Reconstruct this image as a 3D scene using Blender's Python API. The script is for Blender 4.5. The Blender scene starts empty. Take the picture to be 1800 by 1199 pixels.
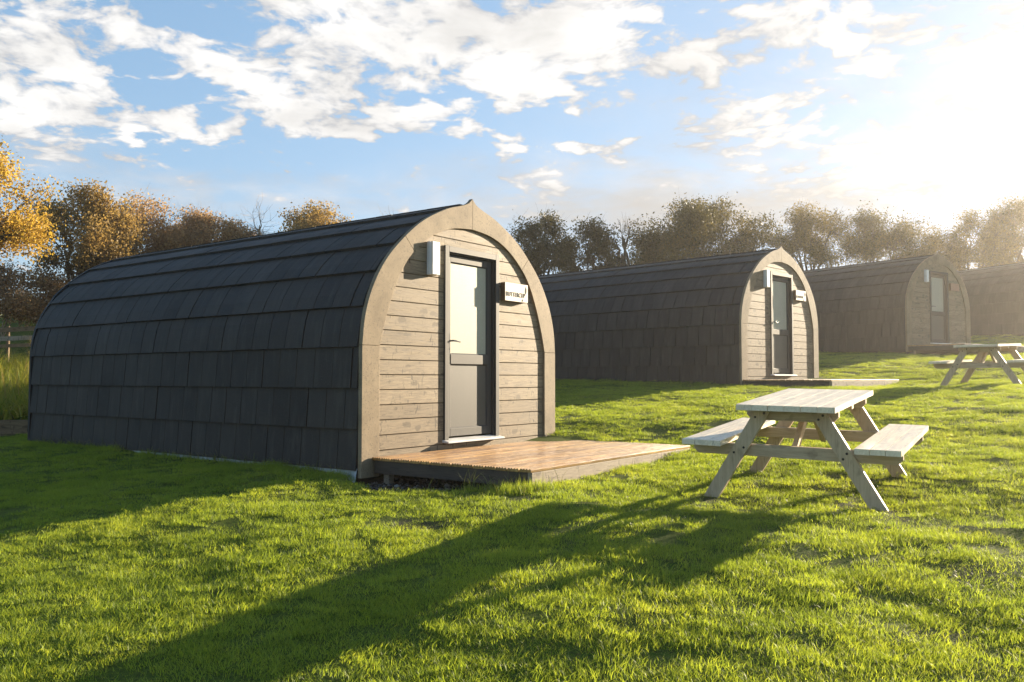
import bpy, bmesh, math, random
import numpy as np
from mathutils import Matrix, Vector

SC = bpy.context.scene
COL = SC.collection
R = math.radians
EYE = 1.35

# ------------------------------------------------------------------ helpers
def smooth(a, b, x):
    t = np.clip((np.asarray(x, float) - a) / (b - a), 0, 1)
    return t * t * (3 - 2 * t)

def vnoise(x, y, seed=0):
    x = np.asarray(x, float); y = np.asarray(y, float)
    xi = np.floor(x); yi = np.floor(y)
    fx = x - xi; fy = y - yi
    fx = fx * fx * fx * (fx * (fx * 6 - 15) + 10); fy = fy * fy * fy * (fy * (fy * 6 - 15) + 10)
    def h(a, b):
        s = np.sin(a * 127.1 + b * 311.7 + seed * 74.7) * 43758.5453
        return s - np.floor(s)
    return (h(xi, yi) * (1 - fx) + h(xi + 1, yi) * fx) * (1 - fy) + (h(xi, yi + 1) * (1 - fx) + h(xi + 1, yi + 1) * fx) * fy * 1.0

def link(o, parent=None):
    COL.objects.link(o)
    if parent is not None:
        o.parent = parent
    return o

def tag(o, label=None, cat=None, group=None, kind=None):
    if label: o['label'] = label
    if cat: o['category'] = cat
    if group: o['group'] = group
    if kind: o['kind'] = kind
    return o

def empty(name, loc, rot=(0, 0, 0)):
    o = bpy.data.objects.new(name, None)
    o.empty_display_size = .2
    o.location = loc; o.rotation_euler = rot
    return link(o)

class MB:
    """collects faces of one mesh"""
    def __init__(s):
        s.v = []; s.f = []; s.m = []
    def add(s, verts, faces, mi=0):
        k = len(s.v)
        s.v.extend([tuple(map(float, p)) for p in verts])
        for f in faces:
            s.f.append(tuple(i + k for i in f)); s.m.append(mi)
    def hexa(s, p, mi=0):
        """8 corners: bottom ring 0-3, top ring 4-7 (ccw from above)"""
        s.add(p, [(3, 2, 1, 0), (4, 5, 6, 7), (0, 1, 5, 4), (1, 2, 6, 5), (2, 3, 7, 6), (3, 0, 4, 7)], mi)
    def box(s, x0, x1, y0, y1, z0, z1, mi=0):
        s.hexa([(x0, y0, z0), (x1, y0, z0), (x1, y1, z0), (x0, y1, z0), (x0, y0, z1), (x1, y0, z1), (x1, y1, z1), (x0, y1, z1)], mi)
    def beam(s, a, b, w, t, side, mi=0):
        """board from a to b: width w along side, thickness t across"""
        a = Vector(a); b = Vector(b); d = (b - a).normalized()
        sd = Vector(side); sd = (sd - d * sd.dot(d)).normalized(); n = d.cross(sd)
        c = []
        for q in (a, b):
            for i, j in ((-1, -1), (1, -1), (1, 1), (-1, 1)):
                c.append(q + sd * (i * w / 2) + n * (j * t / 2))
        s.hexa(c, mi)
    def tube(s, pts, rad, n=6, mi=0, cap=True):
        pts = [Vector(p) for p in pts]; rings = []
        up = Vector((.31, .17, .93))
        for i, p in enumerate(pts):
            d = (pts[min(i + 1, len(pts) - 1)] - pts[max(i - 1, 0)]).normalized()
            a = d.cross(up)
            if a.length < 1e-3: a = d.cross(Vector((1, 0, 0)))
            a.normalize(); b = d.cross(a)
            rings.append([p + (a * math.cos(2 * math.pi * k / n) + b * math.sin(2 * math.pi * k / n)) * rad[i] for k in range(n)])
        vs = [q for r in rings for q in r]; fs = []
        for i in range(len(pts) - 1):
            for k in range(n):
                fs.append((i * n + k, i * n + (k + 1) % n, (i + 1) * n + (k + 1) % n, (i + 1) * n + k))
        if cap:
            fs.append(tuple(range(n))[::-1]); fs.append(tuple((len(pts) - 1) * n + k for k in range(n)))
        s.add(vs, fs, mi)
    def mesh(s, name, mats, sm=False):
        me = bpy.data.meshes.new(name)
        me.from_pydata(s.v, [], s.f)
        for m in (mats if isinstance(mats, (list, tuple)) else [mats]):
            me.materials.append(m)
        if len(me.materials) > 1:
            me.polygons.foreach_set('material_index', s.m)
        if sm:
            me.polygons.foreach_set('use_smooth', [True] * len(s.f))
        me.update()
        return me
    def build(s, name, mats, parent=None, sm=False, bevel=0, loc=None):
        o = bpy.data.objects.new(name, s.mesh(name, mats, sm))
        if loc is not None: o.location = loc
        link(o, parent)
        if bevel:
            b = o.modifiers.new('bevel', 'BEVEL'); b.width = bevel; b.segments = 2; b.limit_method = 'ANGLE'; b.angle_limit = R(40)
            b.harden_normals = False
        return o

def np_mesh(name, co, faces, mat, sm=False, mats_idx=None):
    """fast mesh from numpy: co (n,3), faces (m,k)"""
    me = bpy.data.meshes.new(name)
    m, k = faces.shape
    me.vertices.add(len(co)); me.vertices.foreach_set('co', np.ascontiguousarray(co, np.float32).ravel())
    me.loops.add(m * k); me.loops.foreach_set('vertex_index', np.ascontiguousarray(faces, np.int32).ravel())
    me.polygons.add(m)
    me.polygons.foreach_set('loop_start', np.arange(0, m * k, k, dtype=np.int32))
    me.polygons.foreach_set('loop_total', np.full(m, k, np.int32))
    if sm: me.polygons.foreach_set('use_smooth', np.ones(m, bool))
    me.materials.append(mat)
    me.update(calc_edges=True)
    return me

def dup_tree(o, parent=None):
    c = o.copy(); COL.objects.link(c)
    if parent is not None: c.parent = parent
    for ch in list(o.children):
        dup_tree(ch, c)
    return c

# ------------------------------------------------------------------ materials
class NT:
    def __init__(s, tree):
        s.t = tree; s.n = tree.nodes; s.l = tree.links
    def new(s, typ, ins=None, **kw):
        n = s.n.new(typ)
        for k, v in kw.items(): setattr(n, k, v)
        for k, v in (ins or {}).items(): s.set(n, k, v)
        return n
    def set(s, n, k, v):
        if isinstance(v, bpy.types.NodeSocket): s.l.new(v, n.inputs[k])
        else: n.inputs[k].default_value = v
    def math(s, op, a, b=None, c=None, clamp=False):
        n = s.new('ShaderNodeMath', operation=op, use_clamp=clamp)
        for i, v in enumerate((a, b, c)):
            if v is not None: s.set(n, i, v)
        return n.outputs[0]
    def vmath(s, op, a, b=None):
        n = s.new('ShaderNodeVectorMath', operation=op)
        s.set(n, 0, a)
        if b is not None: s.set(n, 1, b)
        return n.outputs['Value'] if op in ('DOT_PRODUCT', 'LENGTH') else n.outputs[0]
    def noise(s, vec, scale, detail=3, rough=.55, dist=0, out='Fac'):
        n = s.new('ShaderNodeTexNoise', {'Vector': vec, 'Scale': scale, 'Detail': detail, 'Roughness': rough, 'Distortion': dist})
        return n.outputs[out]
    def mapr(s, v, a, b, c=0., d=1., typ='LINEAR'):
        n = s.new('ShaderNodeMapRange', {'Value': v, 'From Min': a, 'From Max': b, 'To Min': c, 'To Max': d}, interpolation_type=typ)
        return n.outputs[0]
    def mix(s, f, a, b, bt='MIX'):
        n = s.new('ShaderNodeMix', data_type='RGBA', blend_type=bt)
        s.set(n, 0, f)
        for i, v in ((6, a), (7, b)):
            s.set(n, i, v if isinstance(v, bpy.types.NodeSocket) else (*v[:3], 1))
        return n.outputs[2]
    def ramp(s, f, stops):
        n = s.new('ShaderNodeValToRGB', {'Fac': f})
        e = n.color_ramp.elements
        while len(e) < len(stops): e.new(.5)
        for i, (p, c) in enumerate(stops):
            e[i].position = p; e[i].color = (*c, 1)
        return n.outputs[0]
    def scale(s, vec, sc, loc=(0, 0, 0)):
        return s.new('ShaderNodeMapping', {'Vector': vec, 'Scale': sc, 'Location': loc}).outputs[0]
    def bump(s, h, st, dist=.01):
        return s.new('ShaderNodeBump', {'Height': h, 'Strength': st, 'Distance': dist}).outputs[0]

def mat(name):
    m = bpy.data.materials.new(name); m.use_nodes = True
    t = NT(m.node_tree); b = m.node_tree.nodes['Principled BSDF']
    return m, t, b

def wood(name, c1, c2, axis='X', rough=.7, knots=True, wet=0., scale=1., crack=.5, spec=.35, coat=.3, soft=1., streak=0.):
    """weathered softwood, grain along one object axis, knots and little splits"""
    m, t, b = mat(name)
    tc = t.new('ShaderNodeTexCoord').outputs['Object']
    isl = t.new('ShaderNodeNewGeometry').outputs['Random Per Island']
    off = t.new('ShaderNodeCombineXYZ', {0: t.math('MULTIPLY', isl, 37.), 1: t.math('MULTIPLY', isl, 11.), 2: t.math('MULTIPLY', isl, 53.)}).outputs[0]
    vec = t.vmath('ADD', tc, off)
    sc = {'X': (1.2, 14, 14), 'Y': (14, 1.2, 14), 'Z': (14, 14, 1.2)}[axis]
    g = t.noise(t.scale(vec, tuple(q * scale for q in sc)), 3.2, 6, .68, .8)
    fine = t.noise(t.scale(vec, tuple(q * scale * 3 for q in sc)), 1.6, 3, .6)
    bl = t.noise(vec, 2.2, 2)
    col = t.mix(t.mapr(g, .36, .64), c1, c2)
    col = t.mix(t.mapr(fine, .42, .68, 0, .55 * soft), col, tuple(q * .5 for q in c1))
    col = t.mix(t.mapr(bl, .3, .7, 0, .4), col, tuple(q * 1.18 for q in c2))
    col = t.mix(t.mapr(isl, 0, 1, 0, .42 * soft), col, tuple(q * .72 for q in c1))
    if knots:
        ks = {'X': (6, 12, 12), 'Y': (12, 6, 12), 'Z': (12, 12, 6)}[axis]
        kv = t.vmath('ADD', t.scale(vec, ks), t.new('ShaderNodeTexNoise', {'Vector': vec, 'Scale': 9., 'Detail': 2}).outputs['Color'])
        vo = t.new('ShaderNodeTexVoronoi', {'Vector': kv, 'Scale': 1.0, 'Randomness': 1.0})
        rnd = t.new('ShaderNodeSeparateColor', {0: vo.outputs['Color']}).outputs[0]
        kr = t.mapr(rnd, .40, 1, 0, .42)
        k = t.math('SUBTRACT', kr, vo.outputs['Distance'])
        kf = t.mapr(k, -.06, .10, 0, .55 * soft, 'SMOOTHSTEP')
        col = t.mix(kf, col, tuple(q * .28 for q in c1))
    if axis == 'X' and knots:
        ck = t.noise(t.scale(vec, (24, 24, 6.5)), 1., 2, .5, 1.6)
        ckm = t.mapr(t.noise(vec, 3.1, 1), .46, .56)
        col = t.mix(t.math('MULTIPLY', t.mapr(ck, .62, .67, 0, .9 * soft), ckm), col, tuple(q * .25 for q in c1))
    # small cracks and pits
    pit = t.noise(t.scale(vec, tuple(q * scale * 2.1 for q in sc)), 2.6, 3, .7)
    col = t.mix(t.mapr(pit, .60, .68, 0, crack), col, tuple(q * .3 for q in c1))
    if streak:  # stripes along the deck boards: groove reflections put into the colour
        sk = t.noise(t.scale(tc, (.5, 21, 1)), 1., 4, .7, .3)
        col = t.mix(t.mapr(sk, .44, .60, 0, streak), col, tuple(q * .32 for q in c1))
        col = t.mix(t.mapr(isl, .3, 1, 0, streak * .7), col, tuple(q * .5 for q in c1))
    t.set(b, 'Base Color', col)
    rr = t.mapr(g, .3, .7, rough - .08, rough + .08)
    t.set(b, 'Roughness', rr)
    b.inputs['Specular IOR Level'].default_value = spec
    if wet:
        w = t.noise(t.scale(vec, (1.5, 6, 6)), 1.6, 3)
        wf = t.mapr(w, .38, .6, 0, wet)
        b.inputs['Coat Roughness'].default_value = coat
        t.set(b, 'Coat Weight', wf)
    hh = t.math('ADD', t.math('MULTIPLY', g, .6), t.math('MULTIPLY', pit, -.5))
    t.set(b, 'Normal', t.bump(hh, .35, .004))
    return m

def plain(name, c, rough=.6, spec=.4, metal=0., var=.2, nscale=6., bump=0.):
    m, t, b = mat(name)
    tc = t.new('ShaderNodeTexCoord').outputs['Object']
    n = t.noise(tc, nscale, 4, .6)
    t.set(b, 'Base Color', t.mix(t.mapr(n, .3, .7), tuple(q * (1 - var) for q in c), tuple(min(1, q * (1 + var)) for q in c)))
    t.set(b, 'Roughness', t.mapr(n, .3, .7, max(.02, rough - .07), min(1, rough + .07)))
    b.inputs['Metallic'].default_value = metal
    b.inputs['Specular IOR Level'].default_value = spec
    if bump:
        t.set(b, 'Normal', t.bump(t.noise(tc, nscale * 20, 3), bump, .003))
    return m

M = {}
M['clad'] = wood('stained cladding', (.15, .108, .066), (.35, .275, .18), 'X', .62, True, crack=.75)
M['table'] = wood('glare toned damp softwood', (.74, .61, .43), (.88, .78, .60), 'X', .45, True, crack=.3, wet=.6, coat=.25, spec=.6, soft=.4)  # table top and seats: glare off the wet wood put into the base colour
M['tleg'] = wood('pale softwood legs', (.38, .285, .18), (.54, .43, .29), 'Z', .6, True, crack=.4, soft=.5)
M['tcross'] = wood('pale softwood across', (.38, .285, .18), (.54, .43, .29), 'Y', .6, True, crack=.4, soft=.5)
M['deck'] = wood('wet larch decking', (.30, .135, .028), (.62, .35, .10), 'X', .34, True, wet=.7, spec=.6, coat=.16, soft=.7, streak=.62)
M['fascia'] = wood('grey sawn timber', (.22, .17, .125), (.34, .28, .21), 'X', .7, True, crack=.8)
M['fasciay'] = wood('shade toned sawn timber', (.045, .036, .028), (.075, .06, .046), 'Y', .75, True, crack=.8)  # deck sides and joists: shade put into a darker base colour
M['fence'] = wood('grey fence timber', (.22, .17, .115), (.36, .29, .2), 'X', .75, True)
M['sleeper'] = wood('retaining timber', (.13, .085, .042), (.23, .16, .09), 'X', .75, True)
M['sign'] = wood('planed pale timber', (.52, .45, .35), (.66, .59, .48), 'X', .5, False, crack=.15)
M['signedge'] = plain('sign edge timber', (.16, .085, .04), .6)
M['signred'] = wood('red brown timber', (.30, .15, .09), (.40, .22, .14), 'X', .5, False, crack=.2)

def arch_mat():
    m, t, b = mat('weathered ply frame')
    tc = t.new('ShaderNodeTexCoord').outputs['Object']
    n1 = t.noise(tc, 3.0, 6, .65, .4); n2 = t.noise(tc, 55., 3, .7); n3 = t.noise(t.scale(tc, (22, 1, 4)), 3., 4, .6)
    c = t.mix(t.mapr(n1, .3, .7), (.165, .12, .07), (.32, .245, .155))
    c = t.mix(t.mapr(n3, .4, .7, 0, .35), c, (.22, .175, .12))
    c = t.mix(t.mapr(n2, .56, .66, 0, .7), c, (.10, .075, .05))
    t.set(b, 'Base Color', c); b.inputs['Roughness'].default_value = .7
    b.inputs['Specular IOR Level'].default_value = .3
    t.set(b, 'Normal', t.bump(t.math('ADD', n2, n3), .25, .003))
    return m
M['arch'] = arch_mat()

def tile_mat():
    m, t, b = mat('dark roof slate')
    tc = t.new('ShaderNodeTexCoord').outputs['Object']
    isl = t.new('ShaderNodeNewGeometry').outputs['Random Per Island']
    n = t.noise(tc, 1.4, 5, .6); g = t.noise(tc, 90., 3, .7); st = t.noise(t.scale(tc, (1, 5, .8)), 2.5, 4, .65)
    c = t.mix(t.mapr(n, .3, .7), (.029, .0255, .0225), (.047, .042, .0375))
    c = t.mix(t.mapr(isl, 0, 1, 0, .7), c, (.017, .0165, .017))
    c = t.mix(t.mapr(st, .50, .68, 0, .55), c, (.060, .055, .048))
    c = t.mix(t.mapr(g, .56, .70, 0, .6), c, (.075, .071, .065))
    t.set(b, 'Base Color', c)
    t.set(b, 'Roughness', t.mapr(n, .3, .7, .58, .74))
    b.inputs['Specular IOR Level'].default_value = .26
    t.set(b, 'Normal', t.bump(g, .5, .003))
    return m
M['tile'] = tile_mat()
M['black'] = plain('black trim', (.012, .012, .012), .6)
M['under'] = plain('black underlay', (.008, .008, .009), .8)
M['skirt'] = plain('dark base board', (.03, .027, .024), .8)
M['membrane'] = plain('pale membrane', (.42, .45, .47), .5, var=.35, nscale=5)
M['white'] = plain('white lamp plastic', (.78, .78, .76), .35, var=.04)
M['lampside'] = plain('lamp housing', (.70, .71, .72), .35, var=.05)
M['alu'] = plain('threshold aluminium', (.68, .68, .66), .35, .5, var=.08)
M['metal'] = plain('dark handle metal', (.03, .03, .032), .3, .6)
M['bolt'] = plain('bolt steel', (.015, .013, .012), .5)
M['ink'] = plain('burnt lettering', (.03, .025, .02), .7)
M['inkfaint'] = plain('faint burnt drawing', (.30, .26, .2), .7)

def droplet_mat(name, base, rough, dens=70., thr=.20, lift=.10):
    m, t, b = mat(name)
    tc = t.new('ShaderNodeTexCoord').outputs['Object']
    vo = t.new('ShaderNodeTexVoronoi', {'Vector': tc, 'Scale': dens})
    r = t.new('ShaderNodeSeparateColor', {0: vo.outputs['Color']}).outputs[1]
    drop = t.math('SUBTRACT', t.mapr(r, .3, 1, 0, thr), vo.outputs['Distance'])
    f = t.mapr(drop, -.02, .06, 0, 1)
    n = t.noise(tc, 4., 4)
    t.set(b, 'Base Color', t.mix(f, t.mix(n, tuple(q * .88 for q in base), tuple(q * 1.12 for q in base)), tuple(min(.8, q * 2.2 + lift) for q in base)))
    t.set(b, 'Roughness', t.mapr(f, 0, 1, rough, .08))
    b.inputs['Specular IOR Level'].default_value = .5
    t.set(b, 'Normal', t.bump(f, .8, .004))
    return m
M['grey'] = droplet_mat('grey upvc', (.032, .031, .030), .6, 85., .10)
M['panel'] = droplet_mat('wet grey door panel', (.055, .052, .047), .5, 55., .34, .34)
M['rail'] = droplet_mat('wet grey upvc', (.045, .043, .04), .5, 60., .30, .28)
M['glass'] = droplet_mat('frosted wet glass', (.34, .35, .27), .5, 60., .24)

# ------------------------------------------------------------------ terrain
PODS = [dict(o=(-1.432, 8.03), z=.467, a=53.8), dict(o=(4.33, 16.16), z=1.193, a=45.6),
        dict(o=(10.93, 23.6), z=2.119, a=33.6), dict(o=(18.5, 30.0), z=2.93, a=22.0)]
W, LEN = 3.3, 6.5
for p in PODS:
    p['u'] = np.array([math.cos(R(p['a'])), math.sin(R(p['a']))]); p['v'] = np.array([-p['u'][1], p['u'][0]])

def to_pod(p, x, y):
    dx = np.asarray(x, float) - p['o'][0]; dy = np.asarray(y, float) - p['o'][1]
    return dx * p['u'][0] + dy * p['u'][1], dx * p['v'][0] + dy * p['v'][1]

def from_pod(p, a, b):
    return p['o'][0] + p['u'][0] * a + p['v'][0] * b, p['o'][1] + p['u'][1] * a + p['v'][1] * b

BUMPS = [(1.8, 9.6, 1.6, -.20), (.7, 7.7, 1.2, -.06), (7.6, 17.0, 3.0, -.22), (2.3, 6.4, 1.5, -.05), (-1.2, 7.6, 1.2, -.03), (13.6, 23.6, 3.0, -.15)]
def bank(x, y):
    m = 1 - smooth(-7.2, -4.6, x)
    return m * (.26 * smooth(13.0, 13.07, y) + .55 * smooth(13.05, 18.5, y)) + 1.75 * smooth(25, 32, y) * (1 - smooth(-12, -6, x))

def H(x, y, fine=True):
    x = np.asarray(x, float); y = np.asarray(y, float)
    ys = np.where(y > 34, 34 + 9 * (1 - np.exp(-np.maximum(y - 34, 0) / 9)), np.where(y < -3, -3 - 6 * (1 - np.exp(np.minimum(y + 3, 0) / 6)), y))
    xs = np.where(np.abs(x) > 24, np.sign(x) * (24 + 6 * (1 - np.exp(-np.maximum(np.abs(x) - 24, 0) / 6))), x)
    h = .047 * xs + .0646 * ys + bank(x, y)
    for cx, cy, r, d in BUMPS:
        h = h + d * np.exp(-((x - cx) ** 2 + (y - cy) ** 2) / r ** 2)
    g = gravel_mask(x, y)
    h = h - .09 * g
    if fine:
        far = 1 - smooth(60, 110, np.hypot(x, y))
        h = h + (.060 * (vnoise(x / 2.6, y / 2.6, 1) - .5) + .042 * (vnoise(x / 1.05 + 7, y / 1.05, 2) - .5) + .030 * (vnoise(x / .43, y / .43 + 3, 3) - .5) + .012 * (vnoise(x / .2, y / .2, 4) - .5)) * (1 - g) * far
    return h

def sight_ground(px, py):
    t_ = math.atan(64.5 / 1498.); dx, dz = (px - 900) / 1498., -(py - 599.5) / 1498.
    y = math.cos(t_) - math.sin(t_) * dz; z = math.sin(t_) + math.cos(t_) * dz
    k = -EYE / (z / y - .0646 - .047 * dx / y)
    return dx / y * k, k
WORN = [(*sight_ground(px, py), r, q) for px, py, r, q in ((738, 928, .26, 1.), (1500, 884, .30, .8), (1330, 872, .22, .8), (1255, 870, .14, .8), (1550, 906, .15, .9), (640, 1000, .10, .6), (1690, 1010, .22, .7), (1120, 1100, .10, .6), (930, 880, .2, .7), (1640, 1120, .14, .6), (330, 985, .14, .5))]
def worn(x, y):
    m = np.zeros(np.shape(x))
    wob = 1 + .7 * (vnoise(np.asarray(x) * 6, np.asarray(y) * 6, 12) - .5)
    for cx, cy, r, q in WORN:
        m = np.maximum(m, q * (1 - smooth(.4, 1.1, np.hypot((x - cx) / 1.35, y - cy) / r * wob)))
    return m

def gravel_mask(x, y):
    a, b = to_pod(PODS[0], x, y)
    e = np.hypot((a - .12) / .62, (b + .72) / 1.0)
    return 1 - smooth(.75, 1.05, e + .18 * (vnoise(np.asarray(x) * 3, np.asarray(y) * 3, 9) - .5))

def axis(a, b, step, lim, neg=True):
    mid = list(np.arange(a, b, step))
    out = []; s = step; p = b
    while p < lim:
        out.append(p); s *= 1.22; p += s
    low = []; s = step; p = a - step
    while p > -lim:
        low.append(p); s *= 1.22; p -= s
    return np.array(low[::-1] + mid + out + [lim])

def ground_material():
    m, t, b = mat('lawn soil')
    geo = t.new('ShaderNodeNewGeometry')
    pos = geo.outputs['Position']
    soil = t.new('ShaderNodeAttribute', attribute_name='soil').outputs['Fac']
    n = t.noise(pos, 1.3, 5, .6); n2 = t.noise(pos, 45., 3, .7)
    c = t.mix(t.mapr(n, .3, .7), (.065, .095, .012), (.10, .13, .016))
    c = t.mix(t.mapr(n2, .45, .7, 0, .7), c, (.030, .024, .012))
    d = t.mix(n2, (.020, .018, .015), (.05, .046, .04))
    t.set(b, 'Base Color', t.mix(soil, c, d))
    b.inputs['Roughness'].default_value = .95; b.inputs['Specular IOR Level'].default_value = .1
    t.set(b, 'Normal', t.bump(n2, .8, .02))
    return m

def build_ground():
    xs = axis(-13, 14, .10, 250); ys = axis(.8, 24, .085, 250)
    X, Y = np.meshgrid(xs, ys)
    x = X.ravel(); y = Y.ravel(); z = H(x, y)
    nx, ny = len(xs), len(ys)
    i = (np.arange(ny - 1)[:, None] * nx + np.arange(nx - 1)[None]).ravel()
    f = np.stack([i, i + 1, i + 1 + nx, i + nx], 1)
    me = np_mesh('ground', np.stack([x, y, z], 1), f, ground_material(), True)
    at = me.attributes.new('soil', 'FLOAT', 'POINT')
    at.data.foreach_set('value', np.maximum(gravel_mask(x, y), .75 * worn(x, y)).astype(np.float32))
    o = link(bpy.data.objects.new('ground', me))
    tag(o, 'sloping ground under the lawn of the glamping field', kind='structure')
build_ground()

# ------------------------------------------------------------------ camping pods
def catmull(pts, n=8):
    P = [np.array(p, float) for p in pts]; out = []
    for i in range(len(P) - 1):
        a = P[max(i - 1, 0)]; b = P[i]; c = P[i + 1]; d = P[min(i + 2, len(P) - 1)]
        for k in range(n):
            t = k / n
            out.append(.5 * ((2 * b) + (-a + c) * t + (2 * a - 5 * b + 4 * c - d) * t * t + (-a + 3 * b - 3 * c + d) * t ** 3))
    out.append(P[-1]); return np.array(out)

ARC_OUT = catmull([(0, 1.185), (.030, 1.45), (.116, 1.72), (.281, 2.0), (.513, 2.245), (.83, 2.49), (1.2, 2.672), (1.47, 2.755), (1.585, 2.80), (1.65, 2.858)])
ARC_IN = catmull([(.235, 1.19), (.30, 1.42), (.425, 1.74), (.59, 2.03), (.80, 2.235), (1.05, 2.39), (1.33, 2.482), (1.65, 2.515)])
OUT_L = np.vstack([[(0, -.06)], ARC_OUT]); IN_L = np.vstack([[(.235, -.06)], ARC_IN])
ROOF_L = catmull([(.015, 1.18), (.044, 1.45), (.130, 1.715), (.294, 1.99), (.523, 2.232), (.838, 2.474), (1.2, 2.655), (1.44, 2.732), (1.65, 2.775)])
ROOF_L = np.vstack([[(.015, 0.012)], ROOF_L])

def resample(pl, n, a=0., b=1.):
    d = np.r_[0, np.cumsum(np.hypot(*np.diff(pl, axis=0).T))]
    s = np.linspace(a * d[-1], b * d[-1], n)
    return np.stack([np.interp(s, d, pl[:, 0]), np.interp(s, d, pl[:, 1])], 1)

def at_len(pl, s):
    d = np.r_[0, np.cumsum(np.hypot(*np.diff(pl, axis=0).T))]
    return np.array([np.interp(s, d, pl[:, 0]), np.interp(s, d, pl[:, 1])]), d[-1]

def half_x(z):          # outer edge x at height z (left side)
    return np.interp(z, OUT_L[:, 1], OUT_L[:, 0])

def roof_mesh():
    mb = MB(); rng = random.Random(4)
    y0, y1 = .022, LEN
    for side in (0, 1):
        fx = (lambda x: x) if side == 0 else (lambda x: W - x)
        def P(q, y): return (fx(q[0]), y, q[1])
        total = at_len(ROOF_L, 0)[1]
        step = .387; ncs = int(math.ceil(total / step))
        # underlay shell
        rs = resample(ROOF_L, 60)
        vs = []; fs = []
        for q in rs:
            vs += [(fx(q[0] + .01), y0, q[1] - .008), (fx(q[0] + .01), y1, q[1] - .008)]
        for i in range(len(rs) - 1):
            k = 2 * i; f = (k, k + 1, k + 3, k + 2); fs.append(f if side else f[::-1])
        mb.add(vs, fs, 1)
        for c in range(ncs):
            s0 = c * step; s1 = min((c + 1) * step + .03, total)
            if s1 - s0 < .12: continue
            a, _ = at_len(ROOF_L, s0); bq, _ = at_len(ROOF_L, s1)
            d = (bq - a) / np.linalg.norm(bq - a); n = np.array([-d[1], d[0]])
            nm = 3 if 2 <= c else 1
            prof = [(at_len(ROOF_L, s0 + (s1 - s0) * k / nm)[0]) for k in range(nm + 1)]
            offs = [.036 - (.030) * k / nm for k in range(nm + 1)]
            prof = [p + n * o for p, o in zip(prof, offs)]
            lip = a + n * -.004
            shift = (c * .53) % 1 * 1.33 - 1.33
            y = y0 + shift; k = 0
            while y < y1:
                wd = .266
                ya, yb = max(y, y0), min(y + wd, y1)
                gap = .008 if k % 5 == 0 else .0032
                ga = 0 if ya == y0 else gap
                if yb - ya > .03:
                    j = rng.uniform(-.0012, .0012) + (.0016 if (k // 5) % 2 else 0)
                    pf = [p + n * j for p in prof]
                    vs = []; 
                    g2 = .0032 if k % 5 != 4 else .008
                    A, B = ya + ga, yb - (g2 if yb < y1 else 0)
                    wob = rng.uniform(-.0015, .0015)
                    for i, p in enumerate(pf):
                        q = p + (d * wob if i == 0 else 0)
                        vs += [P(q, A), P(q, B)]
                    m0 = len(vs); vs += [P(lip, A), P(lip, B)]
                    # side walls
                    ins = [p - n * .016 for p in pf]
                    m1 = len(vs)
                    for q in ins: vs += [P(q, A), P(q, B)]
                    fs = []
                    for i in range(nm):
                        fs.append((2 * i, 2 * i + 2, 2 * i + 3, 2 * i + 1))
                        fs.append((2 * i, m1 + 2 * i, m1 + 2 * i + 2, 2 * i + 2))
                        fs.append((2 * i + 1, 2 * i + 3, m1 + 2 * i + 3, m1 + 2 * i + 1))
                    fs.append((0, 1, m0 + 1, m0))
                    if side == 0: pass
                    else: fs = [f[::-1] for f in fs]
                    mb.add(vs, fs, 0)
                y += wd; k += 1
    return mb

def arch_frame_mesh():
    mb = MB(); ya, yb = -.028, .020
    dO = np.r_[0, np.cumsum(np.hypot(*np.diff(OUT_L, axis=0).T))]; dI = np.r_[0, np.cumsum(np.hypot(*np.diff(IN_L, axis=0).T))]
    def piece(o, i, fx, flip):
        n = len(o); vs = []
        for y in (ya, yb):
            vs += [(fx(q[0]), y, q[1]) for q in o] + [(fx(q[0]), y, q[1]) for q in i]
        fs = []
        for k in range(n - 1):
            fs.append((k, n + k, n + k + 1, k + 1))                       # front
            fs.append((2 * n + k, 2 * n + k + 1, 3 * n + k + 1, 3 * n + k))
            fs.append((k, k + 1, 2 * n + k + 1, 2 * n + k))
            fs.append((n + k, 3 * n + k, 3 * n + k + 1, n + k + 1))
        fs.append((0, 2 * n, 3 * n, n)); fs.append((n - 1, 2 * n - 1, 4 * n - 1, 3 * n - 1))
        if flip: fs = [f[::-1] for f in fs]
        mb.add(vs, fs)
    for fx, flip in ((lambda x: x, False), (lambda x: W - x, True)):
        # straight post
        piece(np.array([(0, -.06), (0, 1.19)]), np.array([(.235, -.06), (.235, 1.19)]), fx, flip)
        o = resample(ARC_OUT, 61); i = resample(ARC_IN, 61)
        o[0] = (0, 1.193); i[0] = (.235, 1.193)
        cut = 31
        piece(o[:cut + 1], i[:cut + 1], fx, flip)
        o2 = o[cut:].copy(); i2 = i[cut:].copy()
        o2[0] += (o2[1] - o2[0]) * .06; i2[0] += (i2[1] - i2[0]) * .06
        o2[-1][0] -= .001; i2[-1][0] -= .001
        piece(o2, i2, fx, flip)
    return mb

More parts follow.
